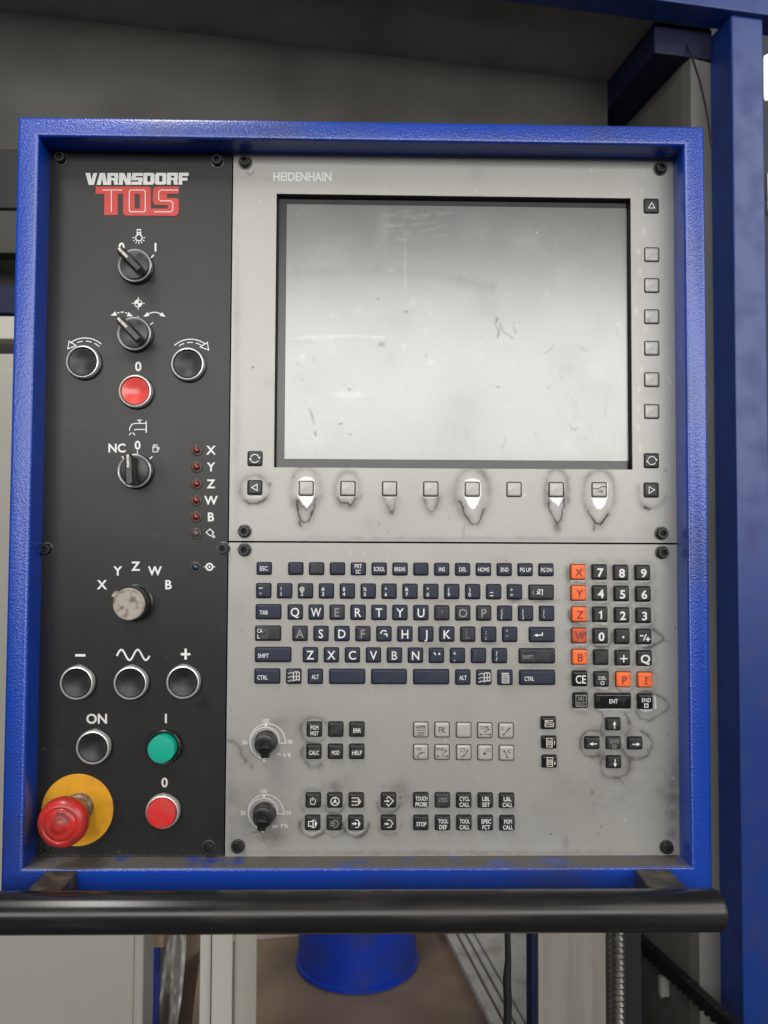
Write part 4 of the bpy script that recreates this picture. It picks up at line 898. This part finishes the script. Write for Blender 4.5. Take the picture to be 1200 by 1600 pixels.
x, y = 691, 1175.6; gl(gkey(x, y), dots(Print().text('RND', x - 2.5, y - 5, 5, 13).line([(x - 7, y + 6), (x - 3, y + 6)], .9).line([(x + 8, y + 6), (x + 1, y + 6), (x, y + 4), (x + 6, y - 2)], .9), [(x - 7, y + 6), (x + 8, y + 6), (x + 6, y - 2)]))
x, y = 724.8, 1176; gl(gkey(x, y), dots(Print().text('CT', x - 1.5, y - 4, 5.5, 8).line([(x - 5, y + 7), (x, y + 5), (x + 4, y + 1), (x + 6, y - 4)], 1.1), [(x, y + 5), (x + 5.5, y - 3)]))
x, y = 758.3, 1176.5; gl(gkey(x, y), Print().text('CC', x + 5, y - 5, 5.5, 8).line([(x - 4.5, y + 1), (x + 2.5, y + 1)], .8).line([(x - 1, y - 2.5), (x - 1, y + 4.5)], .8).line([(x - 1, y - 1), (x + 1, y + 1), (x - 1, y + 3), (x - 3, y + 1)], .8, True))
x, y = 791.9, 1176.9; gl(gkey(x, y), dots(Print().text('C', x + 4, y - 3, 5.5).line([(x - 6, y - 4), (x - 2, y - 1), (x, y + 3), (x + .5, y + 7)], 1.1), [(x - 4, y - 3), (x + .5, y + 6)]))
# operating mode keys
x, y = 489, 1251.7; k = fkey(x, y); legend(k, Print().line([(x - 4, y), (x - 3, y + 5), (x + 2, y + 5.5), (x + 4.5, y), (x + 3.5, y - 3)], 1.1).line([(x - 4, y), (x - 3, y - 5)], 1.0).line([(x - 1.5, y - 1), (x - .8, y - 6)], 1.0).line([(x + .8, y - 1), (x + 1.5, y - 5.5)], 1.0), 'print_pale', NH)
x, y = 522.9, 1251.7; k = fkey(x, y); legend(k, Print().ring(x + .5, y + .5, 6.4, 1.2).disc(x + .5, y + .5, 2).line([(x + .5, y - 1.5), (x + .5, y - 5.5)], 1.1).line([(x - 1, y + 2), (x - 4, y + 4.5)], 1.1).line([(x + 2, y + 2), (x + 5, y + 4.5)], 1.1), ht=NH)
x, y = 556.5, 1251.7; k = fkey(x, y); p = Print()
for yy in (-5, .6, 6.2): p.line([(x - 7, y + yy), (x + 2.5, y + yy)], 1.5)
legend(k, p.fill([(x + 3, y - 6), (x + 8, y + .6), (x + 3, y + 7)]), 'pointer_cream', NH)
def door(x, y, kind, m_):
    k = fkey(x, y); p = Print().line([(x - 1, y - 5.5), (x + 4, y - 5.5)], 1.1).line([(x - 1, y + 6), (x + 4, y + 6)], 1.1)
    if kind != 1: p.fill([(x + 4, y - 6), (x + 7.5, y), (x + 4, y + 6.5)])
    else: p.line([(x + 4, y - 5), (x + 7, y), (x + 4, y + 5.5)], 1.1)
    if kind == 0: p.line([(x - 6, y - 3.5), (x + 1, y - 3.5), (x + 1, y + 3.8), (x - 6, y + 3.8)], 1.3, True)
    if kind == 1:
        for yy in (-3, 0, 3): p.line([(x - 6, y + yy), (x + 1, y + yy)], 1.4)
    if kind == 2: p.line([(x - 6, y), (x, y)], 2.0).head(x + 2.5, y, 1, 0, 4.5, 5)
    legend(k, p, m_, NH)
door(488.1, 1287, 0, 'print_white'); door(522, 1287, 1, 'print_faded'); door(555.8, 1287, 2, 'print_white')
x, y = 607.1, 1251.5; k = fkey(x, y); legend(k, Print().line([(x - 3, y - 3.5), (x, y - 7), (x + 7.5, y), (x, y + 8), (x - 3, y + 4.5)], 1.4).line([(x - 6.5, y + .3), (x - 1, y + .3)], 1.8).head(x + 2, y + .3, 1, 0, 4, 4.5), 'print_pale', NH)
x, y = 607.1, 1286.9; k = fkey(x, y); legend(k, Print().line([(x - 2, y - 5.5), (x + 3, y - 5.5), (x + 6.5, y), (x + 3, y + 6), (x - 2, y + 6)], 1.3).line([(x - 6.5, y + .5), (x - 2, y + .5)], 2.2).head(x + 1, y + .5, 1, 0, 4, 4.5), 'print_pale', NH)
# window keys and arrow keys
for i, (x, y) in enumerate(((857.8, 1130.4), (858.8, 1160.8), (859.4, 1190.8))):
    k = fkey(x, y, 'key_glossy', 18.8); p = Print()
    if i == 0:
        p.rect(x - 6.5, y - 5, x - 1.5, y - 2.6).rect(x - .5, y - 5, x + 6.5, y - 3.6).line([(x - 6, y - 1), (x + 7, y - 1), (x + 7, y + 5), (x - 6, y + 5)], 1.1, True).line([(x - 5, y + 2), (x + 6, y + 2)], 1.2)
    else:
        p.line([(x - 4.5, y - 7), (x + 4, y - 7), (x + 4, y + 6.5), (x - 4.5, y + 6.5)], 1.2, True)
        for yy in (-3, 0, 3): p.line([(x - 3.5, y + yy), (x + 3, y + yy)], 1.5)
        p.line([(x + 7.5, y - 2), (x + 7.5, y + 3)], 1.0).head(x + 7.5, y - 4 if i == 1 else y + 5, 0, -1 if i == 1 else 1, 4, 3)
    legend(k, p, 'pointer_cream', NH)
for x, y, dx, dy in ((959.4, 1132.2, 0, -1), (926.4, 1161.6, -1, 0), (993.4, 1162.2, 1, 0), (960.4, 1191.6, 0, 1)):
    k = fkey(x, y, 'key_black', 18.8); x += .8; y += .8; legend(k, Print().line([(x - dx * 6, y - dy * 6), (x + dx * 2, y + dy * 2)], 1.4).head(x + dx * 6.5, y + dy * 6.5, dx, dy, 6, 5.5), ht=NH)
x, y = 960, 1161.8; k = fkey(x, y, 'key_worn', 18.8); legend(k, Print().text('GOTO', x, y - 3, 5, 15).line([(x - 2.5, y + 2.5), (x + 2.5, y + 2.5), (x + 2.5, y + 7), (x - 2.5, y + 7)], 1.0, True), 'print_faded', NH)
# override dials
KNOB = MB().lathe([(0.0100, 0), (0.0100, 0.0012), (0.0092, 0.0016), (0.0090, 0.010), (0.0084, 0.0118), (0.0064, 0.0124), (0.0030, 0.0122)], 36).mesh('dial', 'switch_black', 40)
def fin():
    V = []
    for o, hl in ((0.004, .0118), (0.0125, .0112), (0.0142, .0095)):
        V += [(-.0042, -o, -.0015), (.0042, -o, -.0015), (.0034, -o, -hl), (-.0034, -o, -hl)]
    Fc = [(4 * i + k, 4 * i + (k + 1) % 4, 4 * i + 4 + (k + 1) % 4, 4 * i + 4 + k) for i in range(2) for k in range(4)] + [(8, 9, 10, 11)]
    return MB().add(V, [tuple(reversed(f)) for f in Fc]).mesh('grip', 'key_glossy')
FIN = fin()
for (kx, ky, ax, ay, t100, t50, t150, t0, tl_, lab, fd, tail) in (
        (416, 1158.5, 417.9, 1158.5, (415.2, 1126), (382.7, 1160), (452.5, 1159), (413.3, 1187.5), (442.7, 1179.6), 'S %', 'print_white', False),
        (413.5, 1270.5, 415.2, 1269.4, (412.5, 1236.5), (379.8, 1270.4), (450, 1269.8), (411, 1297.5), (438, 1290.6), 'F %', 'print_pale', True)):
    q = P(kx, ky, 0.0) * (1, 0, 1)
    d = obj('dial', KNOB, kb, q); d['label'] = 'black override dial printed ' + lab; g = obj('grip', FIN, d, q, (0, math.radians(6 if tail else -4), 0)); bevel(g, 0.0008)
    p = Print(); n = 60
    out = [(ax + 27.7 * math.cos(math.radians(a)), ay + 27.7 * math.sin(math.radians(a))) for a in np.linspace(105, 366, n)]
    inn = [(ax - 1.5 + r_ * math.cos(math.radians(a)), ay + r_ * math.sin(math.radians(a))) for a, r_ in zip(np.linspace(366, 135, n), np.linspace(19.5, 26.0, n))]
    p.line(out + inn, 1.1).disc(ax - 2.5, ay - 25.5, 2)
    p.text('100', *t100, 6, 9.5).text('50', *t50, 6, 7.5).text('150', *t150, 6, 9.5).text('0', *t0, 6)
    tx, ty = tl_
    p.text(lab[0], tx + (2 if not tail else 3), ty, 5.5).text('%', tx + 9, ty, 5.5, 6)
    if not tail: p.arc(tx - 7, ty, 2.4, 140, 400, 1.0, 10)
    else: p.line([(tx - 13, ty - 2), (tx - 11, ty + 2.5), (tx - 9, ty - 1), (tx - 7, ty + 2.5), (tx - 5, ty - 2), (tx - 4, ty + 2.5)], .9)
    p.build('dial_scale', fd, kb, HP)

# ================================================================== the machine behind
YAW = math.radians(9.0)
U = np.array([math.cos(YAW), math.sin(YAW), 0]); Vv = np.array([-math.sin(YAW), math.cos(YAW), 0]); ZZ = np.array([0, 0, 1.0])
Q0 = AT(1150, 640, 1.6)                         # near left edge of the corner post
PW, PD = 0.075, 0.085
def uvz(u, v, z): return Q0 * (1, 1, 0) + U * u + Vv * v + ZZ * z
def uvbox(name, u0, u1, v0, v1, z0, z1, m_, parent=None, bev=0.0):
    mb = MB().box(0, u1 - u0, 0, v1 - v0, 0, z1 - z0)
    o = obj(name, mb.mesh(name, m_), parent, uvz(u0, v0, z0)); o.rotation_euler = (0, 0, YAW)
    if bev: bevel(o, bev)
    return o
# heights and distances from the photograph
def plane_z(px, py, z):
    d = ray(px, py); t = (z - CAM[2]) / d[2]; q = CAM + d * t - Q0 * (1, 1, 0)
    return float(np.dot(q, U)), float(np.dot(q, Vv))
zb = float(HIT(1190, 23, uvz(0, -0.01, 0), Vv)[2])      # underside of the front beam
zc = zb + 0.012                                        # underside of the roof sheet
vr = plane_z(760, 104, zc)[1]                          # rear wall
zs = zc - 0.07
us = plane_z(1045, 126, zs)[0]                         # inner face line of the side beam
bedz = float(AT(560, 1557, 1.66)[2])
print('GEO rear', vr, 'roof', zc, 'side', us, 'bed', bedz)
fr = thing('enclosure_frame', uvz(0, 0, 0), 'blue steel frame of the machine enclosure, corner post and roof beams', 'frame')
o = uvbox('post', 0, PW, 0, PD, 0, zb - 0.0005, 'post_blue', fr, .003)
uvbox('front_beam', -3.2, 0.9, -0.012, PD * .6, zb, zb + 0.14, 'post_blue', fr, .003)
uvbox('side_beam', us - 0.085, -.0008, PD - .019, vr + .9, zs, zc - 0.001, 'navy_and_shaded_blue', fr, .003)  # beam colour darkened to hold the shade inside the enclosure
def on_rear(px, py): return HIT(px, py, uvz(0, vr, 0), Vv)
ce = struct(uvbox('ceiling', -3.2, us + 0.05, PD * .6 + .001, vr + 0.93, zc, zc + 0.03, 'ceiling_dark'))
# roof sheet: ribs across and a row of dark slots
def uvof(px, py, z): return plane_z(px, py, z)
ua, va = uvof(486, 40, zc); uvbox('roof_rib', ua - .010, ua + .010, PD, vr - .006, zc - 0.030, zc - .001, 'wall_right_grey', ce)
for (xa, ya, xb, yb) in ((255, 2, 462, 19), (492, 23, 635, 36), (655, 38, 775, 50), (797, 53, 915, 65), (935, 67, 1020, 76)):
    (u0, v0), (u1, v1) = uvof(xa, ya, zc), uvof(xb, yb, zc); vm = (v0 + v1) / 2
    uvbox('roof_slot', u0, u1, vm - .004, vm + .004, zc - 0.0035, zc - .0005, 'gap_black', ce)
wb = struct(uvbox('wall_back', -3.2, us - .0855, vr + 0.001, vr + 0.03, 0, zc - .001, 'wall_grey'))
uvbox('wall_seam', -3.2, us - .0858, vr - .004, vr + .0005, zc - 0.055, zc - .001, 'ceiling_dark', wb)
WR = us - 0.004
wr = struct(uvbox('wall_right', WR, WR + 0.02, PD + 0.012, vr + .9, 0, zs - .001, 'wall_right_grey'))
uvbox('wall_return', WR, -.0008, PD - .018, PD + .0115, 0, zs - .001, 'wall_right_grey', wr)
def on_right(px, py, off=0.0): return HIT(px, py, uvz(WR - off, 0, 0), U)
# cable stapled along the right wall, high up
ptsn = [on_right(x, y, .003) for x, y in ((1072, 66), (1082, 92), (1092, 122), (1100, 155), (1106, 185), (1112, 230))]
o = obj('wall_cable', MB().tube([p_ - ptsn[0] for p_ in ptsn], .0022, 8).mesh('wall_cable', 'black_rubber', 60), None, ptsn[0]); tag(o, 'thin black cable running down the grey wall behind the blue post', 'cable')
fl = struct(obj('floor', MB().box(-4, 4, -6, 5, -0.05, 0).mesh('floor', 'floor_concrete'), None, (0, 0, 0)))
# machine bed, blue drum and rails
def vof(px, py, D): return float(np.dot(AT(px, py, D) - Q0 * (1, 1, 0), Vv))
D1 = 1.36
bedz = float(AT(560, 1557, D1)[2])
(ul, vb), (ur, _) = uvof(330, 1474, bedz), uvof(833, 1474, bedz)
vf = vof(560, 1760, 1.0)
bed = struct(uvbox('machine_bed', ul - .02, ur + .02, vf, vb, 0, bedz, 'bed_brown'))
o = uvbox('back_board', ul - .02, ur + .02, vb + .001, vb + .02, 0, bedz + .25, 'column_grey'); tag(o, 'dull grey upright board behind the blue drum', 'board')
pf = HIT(560, 1557, (0, 0, bedz), ZZ); rd = 95 / F * (D1 + .115)
cd = pf + np.array([-.004, rd, 0])
prof = [(rd - .004, 0), (rd + .001, .003), (rd + .001, .009), (rd - .004, .012), (rd - .005, .10), (rd - .005, .20), (rd + .002, .203), (rd + .002, .210), (rd - .012, .212)]
def zlathe(prof, seg=56):
    mb = MB().lathe(prof, seg); mb.V = [(v[0], v[2], -v[1]) for v in mb.V]; return mb
dr = thing('blue_drum', cd * (1, 1, 0) + ZZ * (bedz + .0005), 'round blue metal drum standing on the brown machine bed', 'drum')
obj('drum_body', zlathe(prof[:5]).mesh('drum_body', 'drum_blue', 40), dr, dr.location)
obj('drum_lid', zlathe(prof[4:]).mesh('drum_lid', 'drum_blue', 40), dr, dr.location)
bed['label'] = 'brown machine bed'
# steel ways on the bed running away from the viewer
for (a, b, zt, lab) in ((703, 718, .012, 'outermost bright steel guide rail, between blue drum and ribbed steel rails'), (722, 732, .008, 'narrow steel guide rail in the middle of three'), (736, 746, .011, 'narrow steel guide rail next to the broad way cover')):
    (u0, v0), (u1, _) = uvof(a, 1470, bedz + zt), uvof(b, 1470, bedz + zt)
    o = uvbox('guide_rail', u0, u1, vf + .01, vb - .002, bedz + .0005, bedz + zt, 'steel_sheet', None, .001)
    tag(o, lab, 'guide rail', 'guide rails on the machine bed')
(u0, _), (u1, _) = uvof(749, 1470, bedz + .014), uvof(834, 1470, bedz + .014)
o = uvbox('way_cover', u0, u1, vf + .01, vb - .002, bedz + .0005, bedz + .014, 'steel_sheet', None, .002); tag(o, 'broad steel way cover behind the hanging black cable', 'metal cover')
# upright plates and columns: stand on the floor, faces parallel to the rear wall
def upright(name, a, b, D, thick, m_, label, cat, bev=.0015, ztop=None):
    vpl = vof((a + b) / 2, 1530, D)
    p0, p1 = HIT(a, 1530, uvz(0, vpl, 0), Vv), HIT(b, 1530, uvz(0, vpl, 0), Vv); zt = float(HIT((a + b) / 2, 1180, uvz(0, vpl, 0), Vv)[2]) if ztop is None else ztop
    u0 = float(np.dot(p0 - Q0 * (1, 1, 0), U)); u1 = float(np.dot(p1 - Q0 * (1, 1, 0), U))
    o = uvbox(name, u0, u1, vpl, vpl + thick, 0, zt, m_, None, bev); tag(o, label, cat); return o
upright('grey_column', 312, 329.5, 1.06, .03, 'cover_grey', 'pale grey narrow upright strip beside the clear plastic film', 'column')
upright('grey_column', 330.5, 363, 1.055, .03, 'cover_grey', 'pale grey wide upright column with a dark joint at its edge', 'column')
upright('grey_column', 366, 401, 1.07, .02, 'column_grey', 'duller grey-green upright post between pale column and blue drum', 'column')
upright('blue_upright', 830, 840, 1.045, .02, 'navy_and_shaded_blue', 'slim dark blue upright strip beside the streaked steel sheet', 'post')
upright('steel_sheet', 841, 947, 1.06, .006, 'streaked_sheet', 'streaked grey steel sheet between blue strip and ribbed conduit', 'metal sheet')
upright('black_channel', 974, 1003, 1.20, .03, 'black_rubber', 'black upright cable channel beside the ribbed conduit', 'channel')
upright('brown_partition', 236, 312, 1.50, .01, 'bed_brown', 'brown upright partition seen behind the clear plastic film', 'partition')
# cabinet on the left, standing in front of the bed
pc0 = AT(224, 1500, 1.28); pc1 = AT(10, 545, 1.28)
cab = thing('grey_cabinet', (pc0[0] - .45, pc0[1], 0), 'tall pale grey sheet metal cabinet behind the left side of the pendant', 'cabinet')
o = obj('cabinet_body', MB().box(0, .45, 0, .30, 0, float(pc1[2])).mesh('cabinet_body', 'cream_sheet'), cab, cab.location); bevel(o, .003)
o = obj('door_panel', MB().box(.02, .435, -.004, -.0005, .06, float(pc1[2]) - .03).mesh('door_panel', 'cream_sheet'), cab, cab.location); bevel(o, .0015)
ps = AT(232, 1540, 1.34)
o = obj('blue_stanchion', MB().box(-.012, .012, 0, .03, 0, float(AT(232, 1481, 1.34)[2])).mesh('blue_stanchion', 'drum_blue'), None, (ps[0], ps[1], 0)); tag(o, 'short blue stanchion beside the pale cabinet', 'post')
o = obj('brown_plate', MB().box(-.022, .026, -.004, .036, 0, .03).mesh('brown_plate', 'bed_brown'), None, (ps[0], ps[1], float(AT(232, 1480, 1.34)[2]) + .0005)); tag(o, 'brown plate lying on top of the short blue stanchion', 'plate')
# clear plastic film hanging in folds
mb = MB(); nu, nv = 26, 40
m_ = bpy.data.materials.new('clear_film'); m_.use_nodes = True; b_ = m_.node_tree.nodes['Principled BSDF']
b_.inputs['Base Color'].default_value = (.90, .88, .84, 1); b_.inputs['Roughness'].default_value = .10; b_.inputs['Alpha'].default_value = .42; b_.inputs['Specular IOR Level'].default_value = 1.0; MATS['clear_film'] = m_
for j in range(nv + 1):
    t = j / nv; yy = 1420 + 300 * t
    for i in range(nu + 1):
        s_ = i / nu; xa, xb = 262 - 36 * min(1, t * 2.0), 292 - 40 * t * t
        x_ = xa + (xb - xa) * s_; dp = 1.40 + .030 * math.sin(9 * s_ + 5 * t) + .018 * math.sin(23 * s_ - 11 * t) + .008 * math.sin(31 * t + 8 * s_)
        mb.V.append(tuple(AT(x_, yy, dp)))
for j in range(nv):
    for i in range(nu): a = j * (nu + 1) + i; mb.F.append((a, a + 1, a + nu + 2, a + nu + 1)); mb.I.append(0)
o = obj('plastic_film', mb.mesh('plastic_film', 'clear_film', 80)); md = o.modifiers.new('thick', 'SOLIDIFY'); md.thickness = .0006
tag(o, 'crumpled clear plastic film hanging between cabinet and grey column', 'plastic film')
# hanging black cable and ribbed conduit
pts = [AT(x, y, .80) for x, y in ((792, 1380), (792.5, 1440), (794, 1500), (792, 1530), (793.5, 1570), (792, 1640), (790, 1760), (780, 1900))]
rr_ = [.0030] * 2 + [.0034, .0044, .0044, .0042, .0042, .0042]
o = obj('hanging_cable', MB().tube([p_ - pts[0] for p_ in pts], rr_, 12).mesh('hanging_cable', 'black_rubber', 60), None, pts[0]); tag(o, 'black cable hanging below the handlebar in front of the steel way cover', 'cable')
pts = []; rads = []; base = AT(962, 1380, 1.0); end = AT(963, 1900, 1.0); L_ = np.linalg.norm(end - base); nr = int(L_ / .0077)
for k in range(nr * 4 + 1):
    t = k / (nr * 4); pts.append((end - base) * t + np.array([.002 * math.sin(5 * t), 0, 0])); rads.append(.0088 + .0016 * math.cos(2 * math.pi * k / 4))
o = obj('ribbed_conduit', MB().tube(pts, rads, 18).mesh('ribbed_conduit', 'conduit_metal', 75), None, base); tag(o, 'ribbed metal conduit running down in front of black channel', 'conduit')
# black link chain sloping along the right wall, on a pale bracket
ch = thing('drag_chain', on_right(1000, 1475, .02), 'black link chain sloping down along the grey right wall', 'cable chain')
A_, B_ = on_right(990, 1462, .016), on_right(1175, 1632, .016); nlk = 22; dirv = (B_ - A_) / np.linalg.norm(B_ - A_); ln = np.linalg.norm(B_ - A_) / nlk
ang = math.atan2(float(np.dot(dirv, ZZ)), float(np.dot(dirv, Vv)))
lk = MB().box(-.010, .010, -ln * .47, ln * .47, -.013, .013); lk.box(-.012, .012, -ln * .2, ln * .2, .0131, .017); LK = lk.mesh('link', 'black_rubber')
for k in range(nlk):
    q_ = A_ + dirv * ln * (k + .5); o = obj('link', LK, ch, q_)
    o.matrix_local = Matrix.Translation(o.location) @ Matrix.Rotation(YAW, 4, 'Z') @ Matrix.Rotation(ang + random.uniform(-.05, .05), 4, 'X')
q_ = on_right(1037, 1540, .012)
o = obj('wall_bracket', MB().box(-.010, .010, -.006, .006, -.022, .022).box(-.0105, -.0095, -.002, .002, -.012, .012).mesh('wall_bracket', 'cover_grey'), None, q_); o.rotation_euler = (0, 0, YAW); bevel(o, .0015); tag(o, 'small pale bracket on the wall under the sloping black chain', 'bracket')
# strip lamp far behind the post
for (ya, yb, lx, lab) in ((90, 156, 1229, 'bright strip lamp hanging high in the hall beyond the post'), (272, 330, 1236, 'bright strip lamp hanging lower in the hall beyond the post')):
    a_ = AT(lx, ya, 4.5); b_ = AT(lx, yb, 4.5); lt = thing('strip_lamp', (a_[0], a_[1], b_[2]), lab, 'lamp', 'strip lamps in the hall')
    hh = float(a_[2] - b_[2]); wdt = .125
    obj('diffuser', MB().box(-wdt, wdt, -.02, .0, 0, hh).mesh('diffuser', 'lamp_tube'), lt, lt.location); o = obj('lamp_body', MB().box(-wdt - .01, wdt + .01, .0005, .06, -.01, hh + .01).mesh('lamp_body', 'cover_grey'), lt, lt.location)
# hall fittings past the left edge of the pendant; the black box stands in for shade
for (ya, yb, dpt, m_, lab) in ((232, 326, 1.53, 'black_rubber', 'black box standing in for the dark shaded gap beside the top corner of the pendant'), (328, 396, 1.50, 'wall_grey', 'dull grey cross bar beside the pendant, upper of the cross bars'), (446, 490, 1.46, 'navy_and_shaded_blue', 'dark blue cross bar beside the pendant, between grey bars'), (494, 530, 1.42, 'cover_grey', 'pale grey cross bar just above the cabinet')):
    a_ = AT(60, ya, dpt); b_ = AT(60, yb, dpt)
    o = obj('cross_bar', MB().box(-.45, .0, 0, .04, 0, float(a_[2] - b_[2])).mesh('cross_bar', m_), None, (a_[0], b_[1], b_[2])); bevel(o, .002); tag(o, lab, 'cross bar', 'cross bars behind the pendant')
